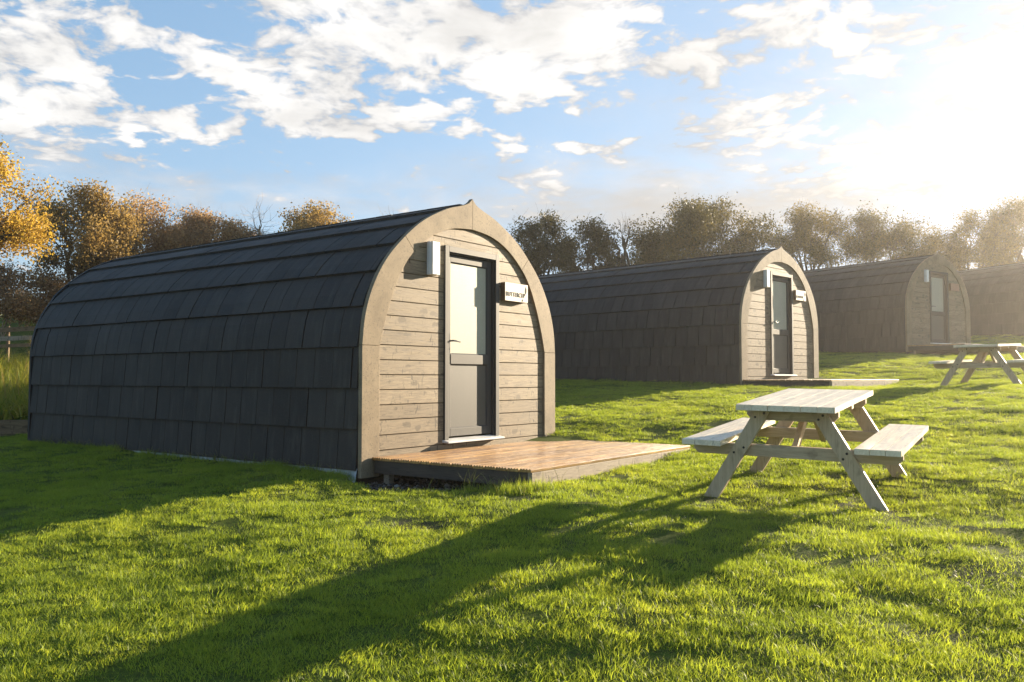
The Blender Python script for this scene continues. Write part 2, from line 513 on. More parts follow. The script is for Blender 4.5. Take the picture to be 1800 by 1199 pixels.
DX0, DX1, DZ0, DZ1 = 1.20, 2.15, .225, 2.29
def cladding_mesh():
    mb = MB(); h0 = .179 - .146; ph = .146
    k = 0
    while True:
        z0 = h0 + k * ph; z1 = min(z0 + ph, 2.62)
        if z0 > 2.6: break
        def xl(z): return min(half_x(z) + (.10 if z < 2.4 else .16), 1.6)
        segs = []
        lo = max(z0, -.02)
        def plank(xa0, xb0, xa1, xb1):
            b0, b1 = z0 + .009, z1 - .0015
            c0 = z0 + .0015
            # front face, lower chamfer, recess return
            vs = [(xa0, 0, b0), (xb0, 0, b0), (xb1, 0, b1), (xa1, 0, b1), (xa0, .010, c0), (xb0, .010, c0), (xa1, .014, b1 + .0), (xb1, .014, b1 + .0),
                  (xa0, .022, c0), (xb0, .022, c0)]
            mb.add(vs, [(0, 1, 2, 3), (4, 5, 1, 0), (3, 2, 7, 6), (8, 9, 5, 4), (0, 3, 6, 4), (1, 5, 7, 2)])
        if z1 <= DZ0 + .02 or z0 >= DZ1 - .02:
            plank(xl(z0), W - xl(z0), xl(z1), W - xl(z1))
        else:
            plank(xl(z0), DX0 + .01, xl(z1), DX0 + .01)
            plank(DX1 - .01, W - xl(z0), DX1 - .01, W - xl(z1))
            zz0, zz1 = z0, z1
            if z1 > DZ1 + .01: z0 = DZ1 - .008; plank(DX0 + .012, DX1 - .012, DX0 + .012, DX1 - .012)
            if zz0 < DZ0 - .01: z0, z1 = zz0, DZ0 - .01; plank(DX0 + .012, DX1 - .012, DX0 + .012, DX1 - .012)
            z0, z1 = zz0, zz1
        k += 1
    # backing boards
    def strip(zz, xa, xb):
        vs = []; fs = []
        for z in zz:
            l = min(half_x(z) + .06, 1.62); vs += [(max(l, xa), .024, z), (min(W - l, xb), .024, z)]
        for i in range(len(zz) - 1): fs.append((2 * i, 2 * i + 1, 2 * i + 3, 2 * i + 2))
        mb.add(vs, fs, 1)
    strip(np.linspace(0, DZ0, 4), 0, W); strip(np.linspace(DZ0, DZ1, 26), 0, DX0 + .02); strip(np.linspace(DZ0, DZ1, 26), DX1 - .02, W); strip(np.linspace(DZ1, 2.6, 6), 0, W)
    return mb

def text_mesh(txt, size, ex, m):
    cu = bpy.data.curves.new('lettering', 'FONT'); cu.body = txt; cu.size = size; cu.extrude = ex; cu.align_x = 'LEFT'
    cu.offset = size * .006; cu.space_character = 1.14
    to = bpy.data.objects.new('lettering_source', cu); COL.objects.link(to)
    bpy.context.view_layer.update()
    me = bpy.data.meshes.new_from_object(to.evaluated_get(bpy.context.evaluated_depsgraph_get()))
    COL.objects.unlink(to); bpy.data.objects.remove(to); bpy.data.curves.remove(cu)
    me.materials.clear(); me.materials.append(m)
    return me

def arc_strip(mb, cx, cz, r, a0, a1, w, y, mi=0):
    n = 14; vs = []; fs = []
    for k in range(n + 1):
        t = k / n; a = a0 + (a1 - a0) * t; ww = w * (.25 + math.sin(math.pi * t) * .75)
        for rr in (r - ww / 2, r + ww / 2):
            vs.append((cx + rr * .55 * math.cos(a), y, cz + rr * math.sin(a)))
            vs.append((cx + rr * .55 * math.cos(a), y + .003, cz + rr * math.sin(a)))
    for k in range(n):
        i = 4 * k; fs += [(i, i + 4, i + 6, i + 2), (i, i + 1, i + 5, i + 4), (i + 2, i + 6, i + 7, i + 3)]
    mb.add(vs, fs, mi)

SHARED = {}
def pod(idx, label, sign_txt, sign_mat, icon):
    p = PODS[idx]
    root = empty('camping_pod', (p['o'][0], p['o'][1], p['z']), (0, 0, R(p['a'])))
    tag(root, label, 'camping pod', 'arched camping pods in a row up the slope')
    def put(name, key, fn, mats, parent=root, **kw):
        if key in SHARED:
            o = bpy.data.objects.new(name, SHARED[key].data); link(o, parent)
            for md in SHARED[key].modifiers:
                b = o.modifiers.new(md.name, md.type); b.width = md.width; b.segments = md.segments; b.limit_method = md.limit_method; b.angle_limit = md.angle_limit
            return o
        o = fn().build(name, mats, parent, **kw); SHARED[key] = o
        return o
    put('roof', 'roof', roof_mesh, [M['tile'], M['under']])
    def ridge():
        mb = MB(); n = 7; 
        prof = [(-.16, -.052), (-.10, -.026), (-.03, -.002), (0, .006), (.03, -.002), (.10, -.026), (.16, -.052)]
        y = .022; k = 0
        while y < LEN - .01:
            yb = min(y + 1.3, LEN); vs = []
            for yy in (y + .002, yb - .002):
                vs += [(W / 2 + a, yy, 2.787 + .012 + b) for a, b in prof]
            fs = [(i, i + 1, n + i + 1, n + i) for i in range(n - 1)]
            m = len(vs)
            for yy in (y + .002, yb - .002):
                vs += [(W / 2 + a, yy, 2.787 + b) for a, b in (prof[0], prof[-1])]
            fs += [(0, n, m + 2, m), (n - 1, m + 1, m + 3, 2 * n - 1)]
            mb.add(vs, fs); y = yb; k += 1
        return mb
    put('ridge_cap', 'ridge', ridge, M['tile'])
    put('arch_frame', 'arch', arch_frame_mesh, M['arch'], bevel=.003)
    put('cladding', 'clad', cladding_mesh, [M['clad'], M['under']])
    def skirt():
        mb = MB(); mb.box(.05, W - .05, .06, LEN - .05, -.45, .03); return mb
    put('base_skirt', 'skirt', skirt, M['skirt'])
    def rear():
        mb = MB(); zz = np.linspace(.0, 2.74, 40); vs = []; fs = []
        for z in zz:
            x = min(np.interp(z, ROOF_L[:, 1], ROOF_L[:, 0]) + .02, 1.64); vs += [(x, LEN - .02, z), (W - x, LEN - .02, z)]
        for i in range(len(zz) - 1): fs.append((2 * i, 2 * i + 2, 2 * i + 3, 2 * i + 1))
        mb.add(vs, fs); return mb
    put('rear_wall', 'rear', rear, M['clad'])
    def trim():
        mb = MB(); o = resample(ROOF_L, 50); vs = []
        full = [(q[0] - .035, q[1] + (.02 if q[1] > 2 else 0)) for q in o] + [(W - q[0] + .035, q[1] + (.02 if q[1] > 2 else 0)) for q in o[::-1][1:]]
        full[0] = (full[0][0], -.05); full[-1] = (full[-1][0], -.05)
        inn = [(q[0] + .06, q[1] - (.05 if q[1] > 2 else 0)) for q in o] + [(W - q[0] - .06, q[1] - (.05 if q[1] > 2 else 0)) for q in o[::-1][1:]]
        n = len(full)
        for y in (LEN + .002, LEN + .05): vs += [(a, y, b) for a, b in full] + [(a, y, b) for a, b in inn]
        fs = []
        for k in range(n - 1):
            fs += [(k, n + k, n + k + 1, k + 1), (2 * n + k, 2 * n + k + 1, 3 * n + k + 1, 3 * n + k), (k, k + 1, 2 * n + k + 1, 2 * n + k), (n + k, 3 * n + k, 3 * n + k + 1, n + k + 1)]
        mb.add(vs, fs); return mb
    put('rear_trim', 'trim', trim, M['black'])
    if idx == 0:
        mb = MB(); rng = random.Random(3); n = 70; vs = []
        for k in range(n + 1):
            y = .02 + (LEN - .3) * k / n; w = .012 * math.sin(k * 1.3) + rng.uniform(-.008, .008)
            vs += [(-.002 + w * .4, y, .03), (-.014 + w, y, -.02), (-.03 + w, y, -.10)]
        fs = []
        for k in range(n):
            for j in (0, 1): i = 3 * k + j; fs.append((i, i + 3, i + 4, i + 1))
        mb.add(vs, fs); mb.build('membrane_strip', M['membrane'], root, sm=True)
    # door
    ft = .065
    def dframe():
        mb = MB(); ya, yb = -.022, .055
        mb.box(DX0, DX0 + ft, ya, yb, DZ0, DZ1); mb.box(DX1 - ft, DX1, ya, yb, DZ0, DZ1)
        mb.box(DX0 + ft, DX1 - ft, ya, yb, DZ1 - ft, DZ1)
        # inner stop bead
        mb.box(DX1 - ft - .016, DX1 - ft, .004, yb, DZ0, DZ1 - ft); mb.box(DX0 + ft, DX0 + ft + .012, .004, yb, DZ0, DZ1 - ft - .016)
        mb.box(DX0 + ft + .012, DX1 - ft - .016, .004, yb, DZ1 - ft - .016, DZ1 - ft)
        return mb
    put('door_frame', 'dframe', dframe, M['grey'], bevel=.004)
    lx0, lx1, lz0, lz1 = DX0 + ft + .016, DX1 - ft - .02, DZ0 + .03, DZ1 - ft - .02
    gx0, gx1, gz0, gz1 = lx0 + .065, lx1 - .075, 1.135, lz1 - .075
    def leaf():
        mb = MB(); ya, yb = .028, .06
        mb.box(lx0, gx0, ya, yb, lz0, lz1); mb.box(gx1, lx1, ya, yb, lz0, lz1)
        mb.box(gx0, gx1, ya, yb, gz1, lz1); mb.box(gx0, gx1, ya, yb, lz0, lz0 + .085); mb.box(gx0, gx1, ya - .004, yb, 1.03, gz0)
        # sloping glazing beads
        for (a, b, c, d) in ((gx0, gx1, gz0, gz1), (gx0, gx1, lz0 + .085, 1.03)):
            e = .014
            mb.add([(a, .034, c), (b, .034, c), (b, .034, d), (a, .034, d), (a + e, .046, c + e), (b - e, .046, c + e), (b - e, .046, d - e), (a + e, .046, d - e)],
                   [(0, 1, 5, 4), (1, 2, 6, 5), (2, 3, 7, 6), (3, 0, 4, 7)])
        return mb
    door = put('door', 'door', leaf, M['grey'], bevel=.003)
    def pane():
        mb = MB(); mb.box(gx0 + .01, gx1 - .01, .045, .055, gz0 + .01, gz1 - .01); return mb
    put('glass_pane', 'pane', pane, M['glass'], parent=door)
    def pan():
        mb = MB(); mb.box(gx0 + .01, gx1 - .01, .044, .056, lz0 + .09, 1.02); return mb
    put('door_panel', 'pan', pan, M['panel'], parent=door)
    def handle():
        mb = MB(); hx = lx0 + .030
        mb.box(hx - .013, hx + .013, .016, .0279, 1.10, 1.36)
        mb.tube([(hx, .02, 1.275), (hx, -.022, 1.277), (hx + .012, -.034, 1.278), (hx + .05, -.036, 1.277), (hx + .128, -.034, 1.268)], [.010, .010, .0105, .010, .007], 8)
        mb.tube([(hx, .018, 1.19), (hx, .008, 1.19)], [.009, .009], 10)
        return mb
    put('handle', 'handle', handle, M['metal'], parent=door, sm=False, bevel=.002)
    def thr():
        mb = MB(); x0, x1 = DX0 - .015, DX1 + .02
        mb.hexa([(x0, -.085, DZ0 - .03), (x1, -.085, DZ0 - .03), (x1, .056, DZ0 - .02), (x0, .056, DZ0 - .02), (x0, -.085, DZ0 - .012), (x1, -.085, DZ0 - .012), (x1, .056, DZ0 + .012), (x0, .056, DZ0 + .012)])
        return mb
    put('threshold', 'thr', thr, M['alu'], bevel=.003)
    # lamp
    def lamp():
        mb = MB(); mb.box(.925, 1.046, -.05, -.001, 1.945, 2.295); return mb
    lm = put('wall_lamp', 'lamp', lamp, M['lampside'], bevel=.008)
    def cover():
        mb = MB(); mb.box(.929, 1.042, -.085, -.0505, 1.949, 2.291)
        for x, z in ((.985, 1.962), (.985, 2.278)): mb.tube([(x, -.08, z), (x, -.0865, z)], [.005, .005], 8, 1)
        return mb
    put('lamp_cover', 'cover', cover, [M['white'], M['bolt']], parent=lm, bevel=.006)
    # name sign
    def sg():
        mb = MB(); x0, x1, z0, z1 = 2.205, 2.66, 1.772, 1.985
        mb.box(x0, x1, -.062, -.003, z0, z1)
        return mb
    mbs = sg(); s = mbs.build('name_sign', [sign_mat, M['signedge']], root, bevel=.003)
    for pl in s.data.polygons:
        if abs(pl.normal.x) > .9 or abs(pl.normal.z) > .9: pl.material_index = 1
    if sign_txt:
        me = text_mesh(sign_txt, .073 if len(sign_txt) > 7 else .068, .0015, M['ink'])
        lo = link(bpy.data.objects.new('lettering', me), s)
        lo.location = (2.225, -.0637, 1.828); lo.rotation_euler = (R(90), 0, 0)
        bpy.context.view_layer.update()
        wd = lo.dimensions.x
        lo.scale.x = (.375 if len(sign_txt) > 7 else .30) / wd
    if icon:
        for nm, args, mt in (('emblem', (2.605, 1.915, .042, -1.4, 1.4, .014), 'ink'), ('emblem', (2.625, 1.912, .030, 1.9, 4.3, .014), 'ink'), ('flower_drawing', (2.55, 1.803, .020, -3.0, .6, .004), 'inkfaint')):
            mb = MB(); arc_strip(mb, *args, -.0652); mb.build(nm, M[mt], s)
    return root

pod(0, 'nearest dark arched camping pod with BUTTERCUP sign beside its frosted door', 'BUTTERCUP', M['sign'], True)
pod(1, 'middle arched camping pod just behind the front picnic table, its name board pale', 'CAMPION', M['sign'], True)
pod(2, 'hazy shaded camping pod with reddish name board, behind the far picnic table', '', M['signred'], False)
pod(3, 'farthest camping pod at the right edge, only its dark roof side showing', '', M['sign'], False)

# ------------------------------------------------------------------ decks
def deck(idx, label, x0, x1, dep, top, y_start=-.031):
    p = PODS[idx]
    root = empty('wooden_deck', (p['o'][0], p['o'][1], p['z']), (0, 0, R(p['a'])))
    tag(root, label, 'deck', 'timber decks at the pod doors')
    mb = MB(); bw = .115; gap = .008; y = y_start; rng = random.Random(idx)
    n = int((dep + y_start) / (bw + gap)) if False else int(round((dep - .03) / (bw + gap)))
    teeth = 4
    for k in range(n):
        ya = y - bw; dz = rng.uniform(-.0012, .0012); prof = []
        for j in range(teeth):
            t0 = ya + bw * j / teeth; pw = bw / teeth
            prof += [(t0, top - .010 + dz), (t0 + pw * .28, top + dz), (t0 + pw * .72, top + dz)]
        prof.append((y, top - .010 + dz))
        prof = [(ya, top - .028 + dz)] + prof + [(y, top - .028 + dz)]
        m = len(prof); e0 = rng.uniform(-.003, .003); vs = [(x0 - .012 + e0, a, b) for a, b in prof] + [(x1, a, b) for a, b in prof]
        fs = [(i, m + i, m + i + 1, i + 1) for i in range(m - 1)] + [(m - 1, 2 * m - 1, m, 0)]
        fs.append(tuple(range(m))[::-1][::-1]); fs.append(tuple(range(m, 2 * m))[::-1])
        mb.add(vs, fs); y -= bw + gap
    yend = y + gap
    mb.build('decking', M['deck'], root)
    f = MB(); f.box(x0, x1 + .002, yend - .004, yend + .04, top - .165, top - .030); f.build('fascia', M['fascia'], root, bevel=.003)
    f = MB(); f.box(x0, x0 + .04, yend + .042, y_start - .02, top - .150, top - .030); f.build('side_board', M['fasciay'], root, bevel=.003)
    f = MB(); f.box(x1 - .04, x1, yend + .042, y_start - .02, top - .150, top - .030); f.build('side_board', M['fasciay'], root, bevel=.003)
    for (a, b) in ((x0 + .06, y_start - .12), (x0 + .06, yend + .12), (x1 - .12, yend + .12)):
        q = MB(); q.box(a, a + .07, b - .035, b + .035, top - .42, top - .152); q.build('support_post', M['fascia'], root, bevel=.003)
    for a in np.linspace(x0 + .5, x1 - .5, 4):
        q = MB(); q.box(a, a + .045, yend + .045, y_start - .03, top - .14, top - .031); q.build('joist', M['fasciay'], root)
    return root
deck(0, 'wet ribbed timber deck in front of the nearest pod door', .145, 3.24, 1.92, .13)
deck(1, 'low timber deck at the door of the middle pod, beyond the front picnic table', .05, 3.2, 1.75, .125)
deck(2, 'shaded low deck at the far hazy pod, half hidden by the far picnic table', .0, 3.2, 1.6, .125)

# ------------------------------------------------------------------ picnic tables
def picnic_table(loc, yaw, pitch, roll, label):
    # local: x long axis, y to the left (so right = -y), z up
    root = empty('picnic_table', loc, (R(roll), -R(pitch), R(yaw)))
    tag(root, label, 'picnic table', 'wooden picnic tables on the lawn')
    L = 1.48; rng = random.Random(int(loc[0] * 10))
    mb = MB(); n = 6; w = .69 / n
    for k in range(n):
        y = -.345 + k * w; e = rng.uniform(-.004, .004)
        mb.box(e, L + rng.uniform(-.004, .004), y + .0017, y + w - .0017, .680 + rng.uniform(-.001, .001), .72)
    mb.build('table_top', M['table'], root)
    for s in (1, -1):
        mb = MB(); n = 3; w = .296 / n
        for k in range(n):
            y = s * (.462 + w * (k + .5))
            mb.box(rng.uniform(-.004, .004), L + rng.uniform(-.004, .004), y - w / 2 + .0017, y + w / 2 - .0017, .408 + rng.uniform(-.001, .001), .447)
        mb.build('seat', M['table'], root)
    for xe, sg in ((.175, -1), (L - .175, 1)):
        xl = xe                          # leg plane
        xc = xe - sg * .047              # bar plane, inside the legs
        mb = MB(); h0, h1 = .318, .405
        hh = [(xc - .021, -.735, h1 - .05), (xc + .021, -.735, h1 - .05), (xc + .021, -.70, h0), (xc - .021, -.70, h0)]
        # bar with chamfered lower corners
        pr = [(-.74, h1), (-.74, h0 + .035), (-.705, h0), (.705, h0), (.74, h0 + .035), (.74, h1)]
        vs = [(xc - .021, a, b) for a, b in pr] + [(xc + .021, a, b) for a, b in pr]; m = 6
        mb.add(vs, [tuple(range(m)), tuple(range(m, 2 * m))[::-1]] + [((i + 1) % m, i, m + i, m + (i + 1) % m) for i in range(m)])
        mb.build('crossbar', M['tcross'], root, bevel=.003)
        mb = MB(); pr = [(-.325, .678), (-.325, .630), (-.290, .590), (.290, .590), (.325, .630), (.325, .678)]
        vs = [(xc - .021, a, b) for a, b in pr] + [(xc + .021, a, b) for a, b in pr]
        mb.add(vs, [tuple(range(m)), tuple(range(m, 2 * m))[::-1]] + [((i + 1) % m, i, m + i, m + (i + 1) % m) for i in range(m)])
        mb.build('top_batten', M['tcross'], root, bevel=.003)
        for s in (1, -1):
            mb = MB()
            a0, b0 = s * .612, s * .188          # foot and head centres
            hw = .058
            ps = [(a0 - hw, -.03), (a0 + hw, -.03), (b0 + hw, .676), (b0 - hw, .676)]
            vs = [(xl - .0215, a, b) for a, b in ps] + [(xl + .0215, a, b) for a, b in ps]
            mb.add(vs, [(0, 1, 2, 3), (7, 6, 5, 4), (1, 0, 4, 5), (2, 1, 5, 6), (3, 2, 6, 7), (0, 3, 7, 4)])
            for hz, dy in ((.645, -.022), (.615, .026), (.385, -.024), (.345, .026)):
                yy = a0 + (b0 - a0) * (hz + .03) / .706 + dy
                mb.tube([(xl + sg * .0195, yy, hz), (xl + sg * .0245, yy, hz)], [.0095, .0095], 10, 1)
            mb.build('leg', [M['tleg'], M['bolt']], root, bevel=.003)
    for sg in (-1, 1):
        mb = MB(); xa = L / 2 + sg * (L / 2 - .25)
        mb.beam((xa, .0, .335), (L / 2 + sg * .03, .0, .672), .07, .04, (1, 0, 0)); mb.build('brace', M['tleg'], root, bevel=.003)
    mb = MB(); mb.box(L / 2 - .035, L / 2 + .035, -.32, .32, .637, .679); mb.build('top_batten', M['tcross'], root, bevel=.003)
    return root
picnic_table((1.93, 6.062, EYE - .917), 57.63, 3.88, -.98 * -1, 'front pale wooden picnic table standing beside the wet deck')
picnic_table((7.844, 14.392, EYE - .161), 46.2, 2.1, -.3, 'far pale picnic table in the hazy glare at the right edge')

# ------------------------------------------------------------------ fences and retaining edge on the left
def rail_fence(label, pts, rails, ph, pw=.09, spacing=1.8, wm='fence'):
    a = np.array(pts[0], float); b = np.array(pts[1], float); d = b - a; ln = np.hypot(*d); d /= ln
    ang = math.atan2(d[1], d[0]); z0 = float(H(a[0], a[1], False))
    root = empty('rail_fence', (a[0], a[1], z0), (0, 0, ang)); tag(root, label, 'fence')
    k = .3
    while k < ln:
        q = a + d * k; z = float(H(q[0], q[1], False)) - z0
        m = MB(); m.box(k - pw / 2, k + pw / 2, -pw / 2, pw / 2, z - .4, z + ph); m.build('post', M[wm], root, bevel=.004); k += spacing
    z1 = float(H(b[0], b[1], False)) - z0
    for r, hgt in rails:
        m = MB(); y0, y1 = -pw / 2 - .042, -pw / 2 - .002
        m.hexa([(0, y0, r), (ln, y0, r + z1), (ln, y1, r + z1), (0, y1, r), (0, y0, r + hgt), (ln, y0, r + z1 + hgt), (ln, y1, r + z1 + hgt), (0, y1, r + hgt)])
        m.build('rail', M[wm], root, bevel=.004)
rail_fence('pale timber rail fence along the top of the weedy bank', ((-14.6, 18.9), (-9.0, 19.5)), ((.66, .10),), .78)
rail_fence('darker rail fence in the shade farther up the field', ((-20, 24.5), (-10.5, 24.5)), ((.95, .13), (.50, .1)), 1.12, .07, 2.6, 'sleeper')
root = empty('retaining_edge', (-13.4, 12.98, float(H(-10, 12.9, False)) - .10)); tag(root, 'timber retaining edge below the weeds behind the nearest pod', 'retaining wall')
m = MB(); m.box(0, 7.25, -.03, .045, .235, .445); m.build('top_board', M['sleeper'], root, bevel=.006)
m = MB(); m.box(0, 7.25, -.025, .04, -.05, .228); m.build('lower_board', M['sleeper'], root, bevel=.006)

# ------------------------------------------------------------------ vegetation materials
def leaf_mat(name, stops, trans=.45, nscale=.5, shift=0.):
    m = bpy.data.materials.new(name); m.use_nodes = True
    t = NT(m.node_tree); b = t.n['Principled BSDF']; out = t.n['Material Output']
    isl = t.new('ShaderNodeNewGeometry').outputs['Random Per Island']
    tc = t.new('ShaderNodeTexCoord').outputs['Object']
    n = t.noise(tc, nscale, 3)
    f = t.math('ADD', t.math('MULTIPLY', isl, .55), t.mapr(n, .3, .7, -.05 + shift, .5 + shift))
    c = t.ramp(f, stops)
    t.set(b, 'Base Color', c); b.inputs['Roughness'].default_value = .55; b.inputs['Specular IOR Level'].default_value = .25
    tr = t.new('ShaderNodeBsdfTranslucent', {'Color': c})
    mx = t.new('ShaderNodeMixShader', {0: trans, 1: b.outputs[0], 2: tr.outputs[0]})
    t.l.new(mx.outputs[0], out.inputs[0])
    return m
M['leaf_gold'] = leaf_mat('golden leaves', [(0, (.24, .13, .025)), (.4, (.42, .26, .035)), (.8, (.58, .40, .055)), (1, (.50, .39, .08))], .5)
M['leaf_brown'] = leaf_mat('rusty leaves', [(0, (.20, .12, .06)), (.4, (.38, .23, .10)), (.75, (.50, .33, .14)), (1, (.42, .33, .12))], .5)
M['leaf_mixed'] = leaf_mat('olive and gold leaves', [(0, (.055, .05, .016)), (.4, (.12, .095, .024)), (.75, (.24, .17, .035)), (1, (.32, .22, .05))], .4)
M['leaf_amber'] = leaf_mat('amber leaves', [(0, (.12, .09, .035)), (.35, (.24, .16, .05)), (.75, (.40, .26, .07)), (1, (.44, .32, .09))], .5)
M['leaf_olive'] = leaf_mat('olive leaves', [(0, (.045, .042, .014)), (.5, (.085, .075, .02)), (.85, (.19, .14, .03)), (1, (.28, .20, .035))], .4)
M['leaf_dark'] = leaf_mat('dark sparse leaves', [(0, (.035, .036, .015)), (.5, (.065, .062, .02)), (1, (.14, .11, .03))], .35)
M['bramble'] = leaf_mat('bramble stems and leaves', [(0, (.17, .105, .055)), (.4, (.34, .21, .10)), (.8, (.46, .30, .14)), (1, (.28, .26, .08))], .35)
M['bark'] = plain('bark', (.085, .068, .05), .85, .2, var=.4, nscale=9, bump=.5)
M['barkpale'] = plain('pale bark', (.22, .17, .115), .85, .2, var=.4, nscale=9, bump=.5)

def blades_mat(name, stops, trans=.5, big=.35):
    m = bpy.data.materials.new(name); m.use_nodes = True
    t = NT(m.node_tree); b = t.n['Principled BSDF']; out = t.n['Material Output']
    geo = t.new('ShaderNodeNewGeometry'); isl = geo.outputs['Random Per Island']; pos = geo.outputs['Position']
    rnd = t.new('ShaderNodeObjectInfo').outputs['Random']
    n = t.noise(pos, big, 4, .6); n2 = t.noise(pos, 2.3, 3, .6)
    f = t.math('ADD', t.math('MULTIPLY', isl, .42), t.math('ADD', t.math('MULTIPLY', rnd, .18), t.math('ADD', t.mapr(n, .3, .7, -.05, .22), t.mapr(n2, .3, .7, -.04, .26))))
    c = t.ramp(f, stops)
    t.set(b, 'Base Color', c); b.inputs['Roughness'].default_value = .5; b.inputs['Specular IOR Level'].default_value = .3
    tr = t.new('ShaderNodeBsdfTranslucent', {'Color': t.mix(1., c, (1.5, 1.35, .7), 'MULTIPLY')})
    mx = t.new('ShaderNodeMixShader', {0: trans, 1: b.outputs[0], 2: tr.outputs[0]})
    t.l.new(mx.outputs[0], out.inputs[0])
    return m
M['grass'] = blades_mat('lawn blades', [(0, (.086, .134, .026)), (.35, (.185, .265, .036)), (.7, (.29, .36, .046)), (.92, (.37, .405, .065)), (1, (.45, .37, .12))], .56)
M['stalk'] = blades_mat('dry stalks', [(0, (.20, .13, .06)), (.5, (.36, .25, .12)), (1, (.5, .38, .2))], .3)
M['rank'] = blades_mat('rank grass', [(0, (.06, .085, .02)), (.5, (.12, .15, .035)), (1, (.26, .23, .09))], .35)
M['weed'] = blades_mat('bank weeds', [(0, (.07, .11, .016)), (.4, (.18, .22, .03)), (.7, (.34, .30, .055)), (1, (.48, .34, .13))], .45)

# ------------------------------------------------------------------ grass (instanced tufts of real blades)
def tuft_mesh(name, nb, rad, hmin, hmax, wmin, wmax, bend, seed, m, flatten=0.):
    rg = np.random.default_rng(seed)
    r = rad * np.sqrt(rg.random(nb)); a = rg.random(nb) * 2 * np.pi
    bx, by = r * np.cos(a), r * np.sin(a)
    h = hmin + (hmax - hmin) * rg.random(nb) ** 1.4
    w = wmin + (wmax - wmin) * rg.random(nb)
    yaw = rg.random(nb) * 2 * np.pi; lean = bend * (.25 + rg.random(nb)); la = rg.random(nb) * 2 * np.pi
    # gentle grouping of lean direction
    la = la * .6 + (np.sin(bx * 23 + seed) + np.cos(by * 19)) * 1.3
    seg = 3; co = []; 
    for k in range(seg + 1):
        t = k / seg
        off = lean * h * t ** 1.8
        z = h * t * (1 - .35 * lean * t)
        ww = w * (1 - t) ** .7 * (1 if k else .8) / 2
        cx = bx + np.cos(la) * off; cy = by + np.sin(la) * off
        if k < seg:
            co.append(np.stack([cx - np.cos(yaw) * ww, cy - np.sin(yaw) * ww, z], 1)); co.append(np.stack([cx + np.cos(yaw) * ww, cy + np.sin(yaw) * ww, z], 1))
        else:
            co.append(np.stack([cx, cy, z], 1))
    co = np.stack(co, 1)                 # nb, 7, 3
    base = np.arange(nb)[:, None] * 7
    tris = np.array([(0, 1, 3), (0, 3, 2), (2, 3, 5), (2, 5, 4), (4, 5, 6)])
    f = (base[:, None, :] + tris[None]).reshape(-1, 3)
    return np_mesh(name, co.reshape(-1, 3), f, m)

def instancer(name, label, pts, rotz, sxy, sz, idx, sources, tilt=None):
    c = bpy.data.collections.new(name + '_tufts')       # not linked to the scene
    for i, me in enumerate(sources):
        c.objects.link(bpy.data.objects.new('%s_tuft_%02d' % (name, i), me))
    me = bpy.data.meshes.new(name)
    me.vertices.add(len(pts)); me.vertices.foreach_set('co', pts.astype(np.float32).ravel())
    ro = np.stack([tilt[0] if tilt else np.zeros(len(pts)), tilt[1] if tilt else np.zeros(len(pts)), rotz], 1)
    for nm, arr, ty in (('rot', ro, 'FLOAT_VECTOR'), ('scl', np.stack([sxy, sxy, sz], 1), 'FLOAT_VECTOR')):
        at = me.attributes.new(nm, ty, 'POINT'); at.data.foreach_set('vector', arr.astype(np.float32).ravel())
    at = me.attributes.new('pick', 'INT', 'POINT'); at.data.foreach_set('value', idx.astype(np.int32))
    o = link(bpy.data.objects.new(name, me)); tag(o, label, kind='stuff')
    ng = bpy.data.node_groups.new(name + '_scatter', 'GeometryNodeTree')
    ng.interface.new_socket('Geometry', in_out='INPUT', socket_type='NodeSocketGeometry')
    ng.interface.new_socket('Geometry', in_out='OUTPUT', socket_type='NodeSocketGeometry')
    t = NT(ng)
    gi = t.new('NodeGroupInput'); go = t.new('NodeGroupOutput')
    ci = t.new('GeometryNodeCollectionInfo', {'Collection': c, 'Separate Children': True, 'Reset Children': True})
    def attr(n_, ty):
        q = t.new('GeometryNodeInputNamedAttribute', data_type=ty); q.inputs['Name'].default_value = n_
        return q.outputs['Attribute']
    ip = t.new('GeometryNodeInstanceOnPoints', {'Points': gi.outputs[0], 'Instance': ci.outputs[0], 'Pick Instance': True})
    t.l.new(attr('pick', 'INT'), ip.inputs['Instance Index'])
    t.l.new(attr('rot', 'FLOAT_VECTOR'), ip.inputs['Rotation'])
    t.l.new(attr('scl', 'FLOAT_VECTOR'), ip.inputs['Scale'])
    t.l.new(ip.outputs[0], go.inputs[0])
    md = o.modifiers.new('scatter', 'NODES'); md.node_group = ng
    return o

def free_of_things(x, y):
    ok = np.ones(len(x), bool)
    for i, p in enumerate(PODS):
        a, b = to_pod(p, x, y)
        ok &= ~((a > -.02) & (a < W + .02) & (b > -.02) & (b < LEN + .03))
        if i < 3: ok &= ~((a > .20) & (a < 3.2) & (b < .05) & (b > -1.83 + .10 * (i > 0)))
    ok &= gravel_mask(x, y) < np.random.default_rng(8).random(len(x)) * .9 + .05
    ok &= ~((x < -6.1) & (y > 12.86))
    return ok

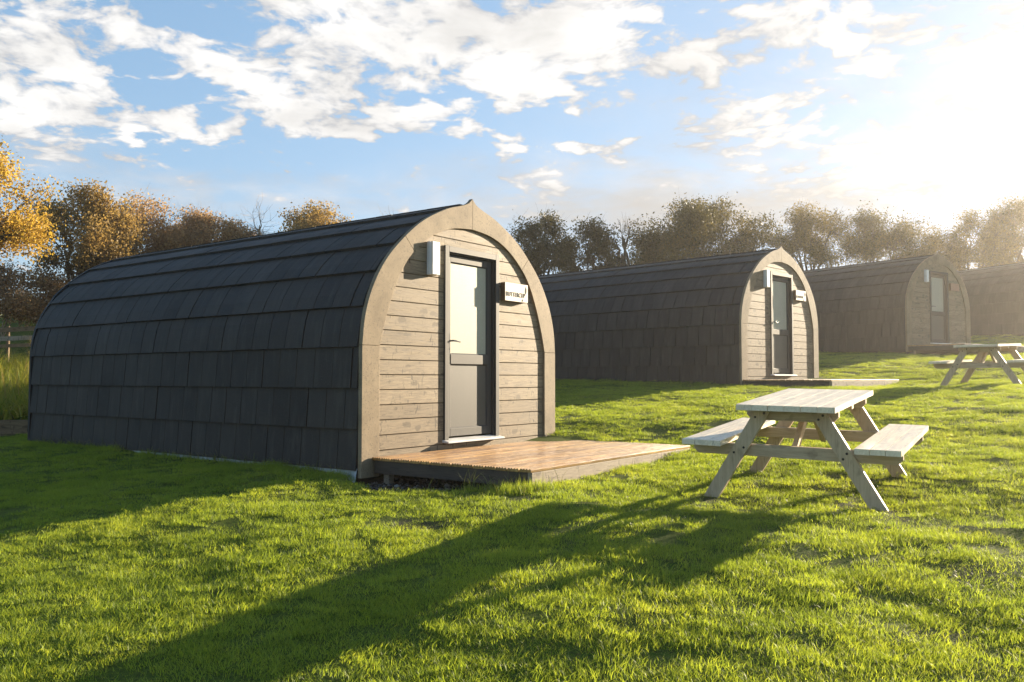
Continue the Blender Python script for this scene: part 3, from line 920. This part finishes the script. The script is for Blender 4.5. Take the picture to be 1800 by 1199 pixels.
def scatter_grass():
    rg = np.random.default_rng(11)
    P = []
    for (y0, y1, dens) in ((.3, 4.5, 115), (4.5, 9, 85), (9, 16, 50), (16, 27, 28), (27, 42, 9)):
        xl = .66 * y1 + 1.2
        n = int((y1 - y0) * 2 * xl * dens)
        y = y0 + (y1 - y0) * rg.random(n); x = -xl + 2 * xl * rg.random(n)
        k = np.abs(x) < .66 * y + 1.2
        P.append(np.stack([x[k], y[k]], 1))
    P = np.vstack(P); P = P[free_of_things(P[:, 0], P[:, 1])]
    P = P[rg.random(len(P)) > .75 * worn(P[:, 0], P[:, 1])]
    x, y = P.T; n = len(x)
    z = H(x, y) - .004
    lum = vnoise(x / .33, y / .33, 21) * .6 + vnoise(x / .9, y / .9, 22) * .4
    sz = (.78 + .58 * lum ** 1.5 + .12 * rg.standard_normal(n)).clip(.5, 1.9)
    wn = worn(x, y); sz = sz * (1 - .5 * wn)
    # longer unmown grass against the pod walls and deck
    for i, p in enumerate(PODS):
        a, b = to_pod(p, x, y)
        d = np.where((b > -.1) & (b < LEN), np.where(a < W / 2, -a, a - W), 9)
        sz = np.where((d > -.1) & (d < .35), sz * (1 + 1.3 * (1 - np.clip(d, 0, .35) / .35) * rg.random(n)), sz)
    a, b = to_pod(PODS[0], x, y)
    nd = np.hypot((a - .9) / 1.6, (b + 2.03) / .16)
    sz = np.where((nd < 1) & (a > 1.3), sz * (1. + .5 * rg.random(n)), sz)
    nd = np.hypot((a - .0) / .28, (b + 1.75) / .40)
    sz = np.where(nd < 1, sz * (1.5 + 1.2 * rg.random(n)), sz)
    sxy = .85 + .4 * rg.random(n); sxy *= 1 + .25 * (y > 9) + .35 * (y > 16)
    sz = sz * (1 + .1 * (y > 16))
    src = [tuft_mesh('grass_tuft', 205, .125, .015, .047, .0021, .0040, .85, 100 + k, M['grass']) for k in range(7)]
    til = (rg.standard_normal(n) * .10, rg.standard_normal(n) * .10)
    instancer('grass', 'short bright green lawn grass in front of the pods', np.stack([x, y, z], 1), rg.random(n) * 6.283, sxy, sz, rg.integers(0, 7, n), src, til)
scatter_grass()

def scatter_weeds():
    rg = np.random.default_rng(5)
    n = 3000
    x = -16 + 12.2 * rg.random(n); y = 13.1 + 7.4 * rg.random(n) ** 1.1
    far = 5200
    x2 = -36 + 34 * rg.random(far); y2 = 19 + 14 * rg.random(far)
    x = np.r_[x, x2]; y = np.r_[y, y2]
    a, b = to_pod(PODS[0], x, y); k = ~((a > -.1) & (a < W + .1) & (b < LEN + .15)); x = x[k]; y = y[k]; n = len(x)
    z = H(x, y) - .02
    lum = vnoise(x / .8, y / .8, 31)
    sz = (.45 + 1.1 * lum ** 1.6 + .2 * rg.random(n)) * np.where(y > 18.3, .32, np.where(y > 17.8, .7, 1.15))
    src = [tuft_mesh('weed_tuft', 46, .20, .16, .55, .005, .014, .8, 200 + k, M['weed']) for k in range(4)] + [tuft_mesh('weed_broadleaf', 40, .22, .08, .26, .022, .045, 1.0, 210 + k, M['weed']) for k in range(2)] + [tuft_mesh('weed_stalk', 9, .16, .45, .85, .006, .010, .35, 220, M['stalk'])]
    instancer('weeds', 'tall yellowing weeds covering the bank behind the nearest pod', np.stack([x, y, z], 1), rg.random(n) * 6.283, .9 + .5 * rg.random(n), sz, np.where(rg.random(n) < .06, 6, rg.integers(0, 6, n)), src, (rg.standard_normal(n) * .12, rg.standard_normal(n) * .12))
scatter_weeds()

def rank_grass():
    """single long arching blades at the pod foot and the deck corner"""
    rg = np.random.default_rng(17)
    co = []; fa = []; k0 = 0
    spots = []
    for _ in range(85):
        a = rg.normal(-.02, .16); b = rg.normal(-1.62, .22); spots.append((a, b, rg.uniform(.12, .30)))
    for _ in range(230):
        spots.append((-abs(rg.normal(.03, .07)), rg.uniform(.1, 6.4), rg.uniform(.06, .20)))
    for _ in range(34):
        spots.append((rg.uniform(.6, 3.1), rg.normal(-2.03, .05), rg.uniform(.05, .13)))
    for a, b, h in spots:
        x, y = from_pod(PODS[0], a, b)
        for _ in range(3):
            bx = x + rg.normal(0, .012); by = y + rg.normal(0, .012); z = float(H(bx, by)) - .01
            la = rg.random() * 6.28; ln = rg.uniform(.3, 1.1); w = rg.uniform(.0016, .0032); hh = h * rg.uniform(.6, 1.15)
            px, py = -math.sin(la) * w, math.cos(la) * w
            for s in range(6):
                t = s / 5; o = ln * hh * t ** 2; zz = z + hh * t * (1 - .45 * ln * t)
                q = (1 - t) ** .6
                co += [(bx + math.cos(la) * o - px * q, by + math.sin(la) * o - py * q, zz), (bx + math.cos(la) * o + px * q, by + math.sin(la) * o + py * q, zz)]
            for s in range(5):
                i = k0 + 2 * s; fa.append((i, i + 1, i + 3, i + 2))
            k0 += 12
    o = link(bpy.data.objects.new('long_grass', np_mesh('long_grass', np.array(co), np.array(fa), M['rank'])))
    tag(o, 'long uncut grass blades along the pod foot and deck edge', kind='stuff')
rank_grass()

def gravel():
    rg = np.random.default_rng(2); n = 2600
    a = rg.uniform(-.6, .95, n); b = rg.uniform(-1.85, .3, n)
    x, y = from_pod(PODS[0], a, b); k = (gravel_mask(x, y) > .35) & ~((a > .05) & (b > -.0)); x = x[k]; y = y[k]; n = len(x)
    z = H(x, y)
    ico = bmesh.new(); bmesh.ops.create_icosphere(ico, subdivisions=1, radius=1)
    bv = np.array([v.co[:] for v in ico.verts]); bf = np.array([[v.index for v in f.verts] for f in ico.faces]); ico.free()
    s = rg.uniform(.005, .016, n) * np.where(rg.random(n) > .93, 1.9, 1)
    sc = s[:, None] * rg.uniform(.6, 1.3, (n, 3)); sc[:, 2] *= .65
    v = bv[None] * (1 + .18 * rg.standard_normal((n, len(bv), 1))) * sc[:, None]
    an = rg.random(n) * 6.28; c, s_ = np.cos(an)[:, None], np.sin(an)[:, None]
    v = np.stack([v[..., 0] * c - v[..., 1] * s_ + x[:, None], v[..., 0] * s_ + v[..., 1] * c + y[:, None], v[..., 2] + z[:, None] + .003], -1)
    f = (np.arange(n)[:, None, None] * len(bv) + bf[None]).reshape(-1, 3)
    m, t, bs = mat('gravel stones')
    isl = t.new('ShaderNodeNewGeometry').outputs['Random Per Island']
    t.set(bs, 'Base Color', t.ramp(isl, [(0, (.03, .028, .025)), (.5, (.065, .06, .055)), (.85, (.12, .11, .1)), (1, (.26, .245, .22))])); bs.inputs['Roughness'].default_value = .8
    o = link(bpy.data.objects.new('gravel', np_mesh('gravel', v.reshape(-1, 3), f, m))); tag(o, 'dark loose gravel in the gap beneath the wet deck', kind='stuff')
gravel()

# ------------------------------------------------------------------ trees
TILT = math.atan(64.5 / 1498.)
def at_px(px, py, depth):
    """point on the photograph's sight line at a forward distance (metres), in world coordinates"""
    dx, dz = (px - 900) / 1498., -(py - 599.5) / 1498.
    y = math.cos(TILT) - math.sin(TILT) * dz; z = math.sin(TILT) + math.cos(TILT) * dz
    return dx / y * depth, depth, EYE + z / y * depth

def tree(name, label, cat, group, cx, top, hw, depth, bot, leaf, bark='bark', seed=0, tips=300, per=55, size=.075, clumps=18, trunk_h=None, sig=.19, lean=0., stems=1, twig=0, airy=False):
    rg = np.random.default_rng(seed)
    x, y, ztop = at_px(cx, top, depth); _, _, zbot = at_px(cx, bot, depth)
    rx = hw / 1498. * depth
    z0 = float(H(x, y, False)) - .1
    zbot = max(zbot, z0 + .25)
    cz = (ztop + zbot) / 2 - z0; rz = (ztop - zbot) / 2
    rx *= 1.06; rad = np.array([rx, rx * .85, rz])
    root = empty(name, (x, y, z0), (0, 0, 0)); tag(root, label, cat, group)
    C = np.array([lean, 0, cz])
    # lumpy crown of overlapping clumps
    cc = []
    for k in range(clumps):
        d = rg.standard_normal(3); d[1] *= .9; d /= np.linalg.norm(d)
        if d[2] < -.5: d[2] *= .5
        if airy:
            if d[2] < -.42: d[2] = -d[2] * rg.uniform(.1, .8)
            cc.append((d * rad * rg.uniform(.50, .82) - np.array([0, 0, .06 * rz]), rg.uniform(.18, .32))); continue
        cc.append((d * rad * rg.uniform(.5, .80), rg.uniform(.20, .34)))
    if not airy: cc.append((np.array([0, 0, rz * .25]), .5))
    cc.append((np.array([0, 0, rz * .62]), .30))
    T = []
    while len(T) < tips:
        c, r = cc[rg.integers(len(cc))]
        d = rg.standard_normal(3); d /= np.linalg.norm(d)
        q = c + d * rad * r * rg.random() ** (1 / 2.2)
        e = np.linalg.norm(q / rad)
        if e < 1.04: T.append(q + C)
    T = np.array(T)
    # limbs -> branches -> tips
    K1, K2 = 6 + stems, min(46, tips // 2)
    mids = T[rg.choice(len(T), K2, replace=False)] * 1.0
    mids = C + (mids - C) * .72 - np.array([0, 0, .08 * rz])
    lim = C + (T[rg.choice(len(T), K1, replace=False)] - C) * .42 - np.array([0, 0, .22 * rz])
    th = trunk_h if trunk_h is not None else max(.35 * zbot, .3) if False else max(zbot - z0 - .05 * rz, .35)
    tm = MB()
    sc = (ztop - z0) / 7.
    r0 = .13 * sc / math.sqrt(stems) * (1.25 if airy else 1)
    heads = []
    for s in range(stems):
        off = rg.normal(0, .25 * (stems > 1), 2)
        hd = np.array([off[0] * 1.8 + lean * .5, off[1] * 1.8, th + rg.uniform(-.2, .2)])
        b0 = np.array([off[0], off[1], -.1])
        mid = (b0 + hd) / 2 + rg.normal(0, .06, 3)
        tm.tube([b0, mid, hd], [r0 * 1.3, r0, r0 * .85], 8); heads.append(hd)
    def limb(a, b, ra, rb, n, sag=.12, k=4):
        a = np.array(a); b = np.array(b); ln = np.linalg.norm(b - a); pts = []
        off = rg.normal(0, sag * ln * .5, 3)
        for i in range(k + 1):
            t = i / k; pts.append(a + (b - a) * t + off * math.sin(math.pi * t) + np.array([0, 0, -.06 * ln * math.sin(math.pi * t)]) + (rg.normal(0, .018 * ln, 3) if 0 < i < k else 0))
        tm.tube(pts, [ra + (rb - ra) * i / k for i in range(k + 1)], n, cap=False)
    heads = np.array(heads)
    for q in lim:
        h = heads[np.argmin(np.linalg.norm(heads - q, axis=1))]; limb(h, q, r0 * .75, r0 * .42, 6)
    nodes = np.vstack([lim, heads])
    for q in mids:
        h = nodes[np.argmin(np.linalg.norm(nodes - q, axis=1) + np.maximum(0, nodes[:, 2] - q[2]))]; limb(h, q, r0 * .38, r0 * .16, 5, .16)
    for q in T:
        h = mids[np.argmin(np.linalg.norm(mids - q, axis=1))]; limb(h, q, r0 * .13, r0 * .05, 3, .16, 3)
        for _ in range(twig):
            e = q + (q - C) / (np.linalg.norm(q - C) + .1) * rg.uniform(.1, .5) + rg.normal(0, .22, 3); limb(q, e, r0 * .06, r0 * .025, 3, .1, 2)
    tm.build('trunk', M[bark], root, sm=True)
    if leaf:
        n = tips * per
        base = T[rg.integers(0, len(T), n)]
        dens = .55 + .9 * rg.random(len(T))
        p = base + rg.standard_normal((n, 3)) * sig * (rx / 2.2) ** .5 * np.array([1, 1, .85])
        e = np.linalg.norm((p - C) / rad, axis=1); p = p[e < 1.12]; n = len(p)
        s = size * rg.uniform(.5, 1.25, n)
        u = rg.standard_normal((n, 3)); u /= np.linalg.norm(u, axis=1)[:, None]
        w = np.cross(u, rg.standard_normal((n, 3))); w /= np.linalg.norm(w, axis=1)[:, None]
        a = u * s[:, None] * .62; b = w * s[:, None] * .36
        co = np.stack([p - a, p + b, p + a * 1.0, p - b], 1).reshape(-1, 3)
        f = np.arange(n * 4).reshape(-1, 4)
        link(bpy.data.objects.new('crown', np_mesh('crown', co, f, M[leaf])), root)
    return root

G1 = 'trees along the back of the field'
tree('golden_tree', 'bright golden leaved tree cut off by the left edge of the photo', 'tree', G1, -40, 236, 150, 21, 505, 'leaf_gold', seed=1, tips=300, per=56, size=.07, clumps=17, sig=.2)
tree('autumn_tree', 'dark branched tree with gold tinged crown beside the golden tree', 'tree', G1, 138, 320, 112, 27, 545, 'leaf_amber', seed=2, tips=420, per=55, size=.08, twig=1)
tree('autumn_tree', 'rusty brown twiggy tree second from the bare tree on its left', 'tree', G1, 272, 340, 96, 30, 560, 'leaf_brown', 'barkpale', seed=3, tips=420, per=51, size=.075, twig=2, stems=3)
tree('autumn_tree', 'low rounded copper tree just left of the bare tree', 'tree', G1, 378, 360, 92, 31, 560, 'leaf_brown', 'barkpale', seed=4, tips=420, per=51, size=.075, twig=2, stems=3)
tree('bare_tree', 'leafless tree with pale upright twigs rising over the nearest pod roof', 'tree', G1, 458, 345, 36, 31, 470, None, 'barkpale', seed=5, tips=70, twig=3, clumps=6)
tree('autumn_tree', 'olive and orange bushy tree above the middle of the nearest roof', 'tree', G1, 550, 356, 98, 33, 540, 'leaf_amber', seed=6, tips=400, per=57, size=.08, stems=2)
tree('sapling', 'thin bare twigs just showing over the roof left of the arch peak', 'sapling', None, 688, 360, 22, 33, 470, None, 'barkpale', seed=7, tips=26, twig=2, clumps=4)
tree('open_tree', 'dark open tree directly right of the nearest pod arch', 'tree', G1, 946, 361, 85, 33, 532, 'leaf_dark', seed=8, tips=336, per=49, size=.078, clumps=22, stems=3, sig=.17, twig=1, airy=True)
tree('open_tree', 'dark open tree with forked trunk behind the far end of the middle roof', 'tree', G1, 1028, 379, 73, 34, 532, 'leaf_dark', seed=9, tips=294, per=48, size=.078, clumps=20, stems=3, sig=.17, twig=1, airy=True)
tree('bare_tree', 'slender nearly bare tree standing left of the big dense tree', 'tree', G1, 1098, 372, 38, 35, 500, None, 'bark', seed=10, tips=80, twig=3, clumps=6)
tree('dense_tree', 'biggest dense round tree with gold right side behind the middle pod', 'tree', G1, 1232, 338, 140, 36, 570, 'leaf_olive', seed=11, tips=900, per=78, size=.082, clumps=38, stems=3, twig=1, sig=.17)
tree('open_tree', 'spreading see-through tree right behind the arch peak of the middle pod', 'tree', G1, 1420, 355, 87, 41, 512, 'leaf_mixed', seed=12, tips=420, per=49, size=.078, clumps=24, stems=3, sig=.17, twig=1, airy=True)
tree('open_tree', 'olive spreading tree above the roof of the hazy pod', 'tree', G1, 1536, 353, 100, 42, 512, 'leaf_olive', seed=13, tips=462, per=51, size=.078, clumps=24, stems=3, sig=.17, twig=1, airy=True)
tree('open_tree', 'small sunlit tree over the arch of the hazy pod', 'tree', G1, 1634, 385, 69, 43, 532, 'leaf_mixed', seed=14, tips=315, per=49, size=.078, clumps=20, stems=3, sig=.17, twig=1, airy=True)
tree('open_tree', 'airy tree in the glare left of the tallest right edge tree', 'tree', G1, 1706, 357, 73, 43, 532, 'leaf_mixed', seed=15, tips=336, per=48, size=.078, clumps=22, stems=3, sig=.17, twig=1, airy=True)
tree('open_tree', 'tallest airy tree at the right edge above the farthest roof', 'tree', G1, 1796, 331, 89, 43, 532, 'leaf_olive', seed=16, tips=399, per=49, size=.078, clumps=24, stems=3, sig=.17, twig=1, airy=True)

def bush(label, cx, top, hw, depth, bot, leaf, seed, tips=260, per=60, size=.07):
    return tree('bramble_bush', label, 'bush', 'bushes under the trees', cx, top, hw, depth, bot, leaf, 'barkpale', seed=seed, tips=tips, per=per, size=size, stems=4, trunk_h=.3, twig=1, sig=.2)
bush('brown bramble bush below the golden tree at the left edge', 10, 462, 75, 25.5, 590, 'bramble', 41)
bush('dark brown bramble bush touching the back of the nearest pod', 105, 480, 62, 26.5, 590, 'bramble', 42)
bush('olive bush under the rusty trees behind the nearest roof', 235, 460, 90, 29, 580, 'leaf_amber', 43)
bush('tall amber bush filling the gap left of the rusty twiggy tree', 204, 384, 66, 31.5, 570, 'leaf_amber', 45, tips=300)
bush('tall rusty bush between the two copper brown trees', 326, 378, 60, 32.5, 570, 'leaf_brown', 46, tips=300)
bush('low rusty bush at the foot of the bare tree left of the arch', 428, 402, 52, 33, 570, 'leaf_brown', 47, tips=240)
bush('rusty bush behind the middle of the nearest roof', 390, 450, 95, 30, 560, 'leaf_brown', 44)

# ------------------------------------------------------------------ light, sky, air
SUN_AZ = 40.0       # degrees anticlockwise from +x (towards +y)
SUN_EL = 12.5
sd = Vector((math.cos(R(SUN_EL)) * math.cos(R(SUN_AZ)), math.cos(R(SUN_EL)) * math.sin(R(SUN_AZ)), math.sin(R(SUN_EL))))
sl = bpy.data.lights.new('sun', 'SUN'); sl.energy = 5.0; sl.angle = R(.53); sl.color = (1, .83, .60)
so = link(bpy.data.objects.new('sun', sl)); so.rotation_euler = sd.to_track_quat('Z', 'Y').to_euler()

def az_el(px, py):
    x, y, z = at_px(px, py, 10); z -= EYE
    return math.atan2(x, y), math.atan2(z, math.hypot(x, y))

def build_world():
    w = bpy.data.worlds.new('World'); SC.world = w; w.use_nodes = True
    t = NT(w.node_tree); t.n.clear()
    out = t.new('ShaderNodeOutputWorld'); bg = t.new('ShaderNodeBackground')
    sky = t.new('ShaderNodeTexSky', sky_type='NISHITA', sun_disc=False, sun_elevation=R(SUN_EL), sun_rotation=R(90 - SUN_AZ), altitude=50, air_density=1.0, dust_density=.6, ozone_density=1.6)
    d = t.new('ShaderNodeTexCoord').outputs['Generated']
    d = t.new('ShaderNodeVectorMath', {0: d}, operation='NORMALIZE').outputs[0]
    sp = t.new('ShaderNodeSeparateXYZ', {0: d}); x, y, z = sp.outputs
    az = t.math('ARCTAN2', x, y); el = t.math('ARCSINE', z)
    ae = t.new('ShaderNodeCombineXYZ', {0: az, 1: el, 2: 0.}).outputs[0]
    # cloud sheet coordinates, flattened with perspective towards the horizon
    den = t.math('ADD', t.math('MAXIMUM', z, 0.), .16)
    pv = t.new('ShaderNodeCombineXYZ', {0: t.math('DIVIDE', x, den), 1: t.math('DIVIDE', y, den), 2: 0.}).outputs[0]
    warp = t.new('ShaderNodeTexNoise', {'Vector': pv, 'Scale': 2.5, 'Detail': 3}).outputs['Color']
    pw = t.vmath('ADD', pv, t.vmath('MULTIPLY', t.vmath('SUBTRACT', warp, (.5, .5, .5)), (.22, .22, .22)))
    n1 = t.noise(pw, 5.6, 8, .56); n2 = t.noise(pw, 17., 6, .56)
    wob = t.vmath('MULTIPLY', t.vmath('SUBTRACT', t.new('ShaderNodeTexNoise', {'Vector': pv, 'Scale': 14., 'Detail': 4}).outputs['Color'], (.5, .5, .5)), (.055, .03, 0))
    aw = t.vmath('ADD', ae, wob)
    def blob(px, py, hx, hy, wgt):
        a, e = az_el(px, py); a2, _ = az_el(px + hx, py); _, e2 = az_el(px, py - hy)
        v = t.vmath('SUBTRACT', aw, (a, e, 0)); v = t.vmath('DIVIDE', v, (abs(a2 - a), abs(e2 - e), 1))
        r = t.vmath('LENGTH', v)
        return t.mapr(r, 1.5, .1, 0., wgt, 'SMOOTHSTEP')
    def total(lst):
        s = None
        for b in lst:
            q = blob(*b); s = q if s is None else t.math('ADD', s, q)
        return s
    thick = total([(620, 60, 1000, 210, .02), (250, 60, 90, 40, .4), (900, 150, 60, 30, .4), (1050, 30, 120, 50, .4), (690, 45, 340, 120, .56), (540, 165, 190, 60, .36), (1010, 110, 240, 80, .44), (70, 110, 200, 140, .56), (60, 215, 140, 50, .3),
                   (330, 95, 75, 42, .5), (1420, 45, 190, 75, .52), (1720, 60, 200, 60, .30), (1330, 215, 190, 50, .55), (1700, 255, 290, 95, .52), (1480, 310, 260, 50, .34),
                   (300, 212, 72, 27, 0.62), (410, 226, 36, 22.95, 0.62), (520, 219, 60, 29.7, 0.64), (620, 232, 72, 20.25, 0.60), (690, 203, 43.2, 16.2, 0.60), (752, 208, 33.6, 25.65, 0.60), (815, 190, 43.2, 22.95, 0.60), (826, 227, 33.6, 18.9, 0.60), (338, 246, 62.4, 20.25, 0.55),
                   (895, 190, 21.6, 22.95, 0.56), (895, 264, 38.4, 24.3, 0.60), (1258, 138, 38.4, 24.3, 0.60), (970, 160, 38.4, 24.3, 0.60), (232, 236, 24, 18, .6), (470, 150, 40, 30, .4), (400, 130, 50, 30, .5), (1200, 100, 60, 40, .5), (1100, 250, 30, 14, .5), (1010, 200, 20, 12, .5), (1470, 75, 40, 20, .5), (1540, 115, 60, 20, .55), (1045, 262, 60, 14, .55), (1000, 255, 40, 14, .5), (560, -120, 900, 110, .35),
                   (960, 320, 130, 45, .30), (660, 280, 330, 45, -.2), (300, 30, 60, 60, -.2), (250, 150, 45, 60, -.15), (1080, 215, 170, 36, -.2)])
    dens = t.math('ADD', t.math('ADD', t.math('MULTIPLY', t.math('SUBTRACT', n1, .5), 1.75), t.math('MULTIPLY', t.math('SUBTRACT', n2, .5), 1.6)), thick)
    mask = t.mapr(dens, .18, .44, 0, 1, 'SMOOTHSTEP')
    body = t.mapr(dens, .28, .70, 0, 1, 'SMOOTHSTEP')
    # thin veils low down
    veil = total([(560, 350, 300, 40, .55), (250, 335, 220, 40, .45), (1080, 322, 420, 62, .75), (60, 260, 150, 60, .4), (1350, 160, 500, 200, .25), (1750, 150, 420, 200, .35), (1720, 310, 420, 130, .75)])
    veilm = t.math('MULTIPLY', veil, t.mapr(n1, .32, .62, .15, 1.))
    grey = total([(1130, 375, 330, 55, 1.0), (1450, 385, 280, 55, .6)])
    sdot = t.vmath('DOT_PRODUCT', d, tuple(sd))
    glow = t.math('POWER', t.math('MAXIMUM', sdot, 0.), 10.)
    cc = t.mix(body, (CLOUD_A, CLOUD_A * 1.02, CLOUD_A * 1.06), (CLOUD_B, CLOUD_B * .985, CLOUD_B * .96))
    shade = t.mapr(t.noise(pw, 3.4, 5, .6), .36, .66, .78, 1.10)
    cc = t.mix(1., cc, t.new('ShaderNodeCombineXYZ', {0: shade, 1: shade, 2: shade}).outputs[0], 'MULTIPLY')
    gl = t.mix(1., (GLOW, GLOW * .93, GLOW * .80), t.new('ShaderNodeCombineXYZ', {0: glow, 1: glow, 2: glow}).outputs[0], 'MULTIPLY')
    cc = t.mix(1., cc, gl, 'ADD')
    skc = t.mix(1., sky.outputs[0], (SKY_GAIN[0], SKY_GAIN[1], SKY_GAIN[2]), 'MULTIPLY')
    # soft shoulder so that the bright side of the sky keeps its colour
    skc = t.vmath('DIVIDE', skc, t.vmath('ADD', (1, 1, 1), t.vmath('DIVIDE', skc, (4.0, 4.9, 6.4))))
    c = t.mix(t.math('MINIMUM', veilm, .85), skc, cc)
    c = t.mix(mask, c, cc)
    gm = t.math('MULTIPLY', grey, t.mapr(n1, .3, .6, .6, 1.), clamp=True)
    c = t.mix(gm, c, (CLOUD_G, CLOUD_G * .985, CLOUD_G * .97))
    t.set(bg, 'Color', c); bg.inputs['Strength'].default_value = SKY_STR
    t.l.new(bg.outputs[0], out.inputs[0])
    w.cycles.sampling_method = 'MANUAL'; w.cycles.sample_map_resolution = 1024
SKY_STR = .066
SKY_GAIN = (1.5, 1.85, 2.1)
CLOUD_A, CLOUD_B, CLOUD_G, GLOW = 3.0, 4.4, 2.5, .5
build_world()

HAZE = .0010
if HAZE:
    mb = MB(); mb.box(-252, 252, -252, 252, -4.5, 14.0)
    m = bpy.data.materials.new('misty air'); m.use_nodes = True
    t = NT(m.node_tree); t.n.clear()
    o = t.new('ShaderNodeOutputMaterial'); v = t.new('ShaderNodeVolumePrincipled', {'Color': (1, .95, .87, 1), 'Density': HAZE, 'Anisotropy': .72})
    t.l.new(v.outputs[0], o.inputs['Volume'])
    hz = mb.build('haze', m); tag(hz, 'thin sunlit mist over the field', kind='stuff')

# ------------------------------------------------------------------ camera and output
cam = bpy.data.cameras.new('camera'); cam.sensor_width = 36; cam.lens = 36 * 1498 / 1800.; cam.clip_end = 2000; cam.clip_start = .05
co = link(bpy.data.objects.new('camera', cam)); co.location = (0, 0, EYE); co.rotation_euler = (R(90) + TILT, 0, 0)
SC.camera = co
SC.view_settings.view_transform = 'Standard'; SC.view_settings.look = 'None'; SC.view_settings.gamma = 1; SC.view_settings.exposure = 1.9
SC.cycles.max_bounces = 8; SC.cycles.transparent_max_bounces = 8; SC.cycles.volume_bounces = 0
SC.cycles.sample_clamp_indirect = 6
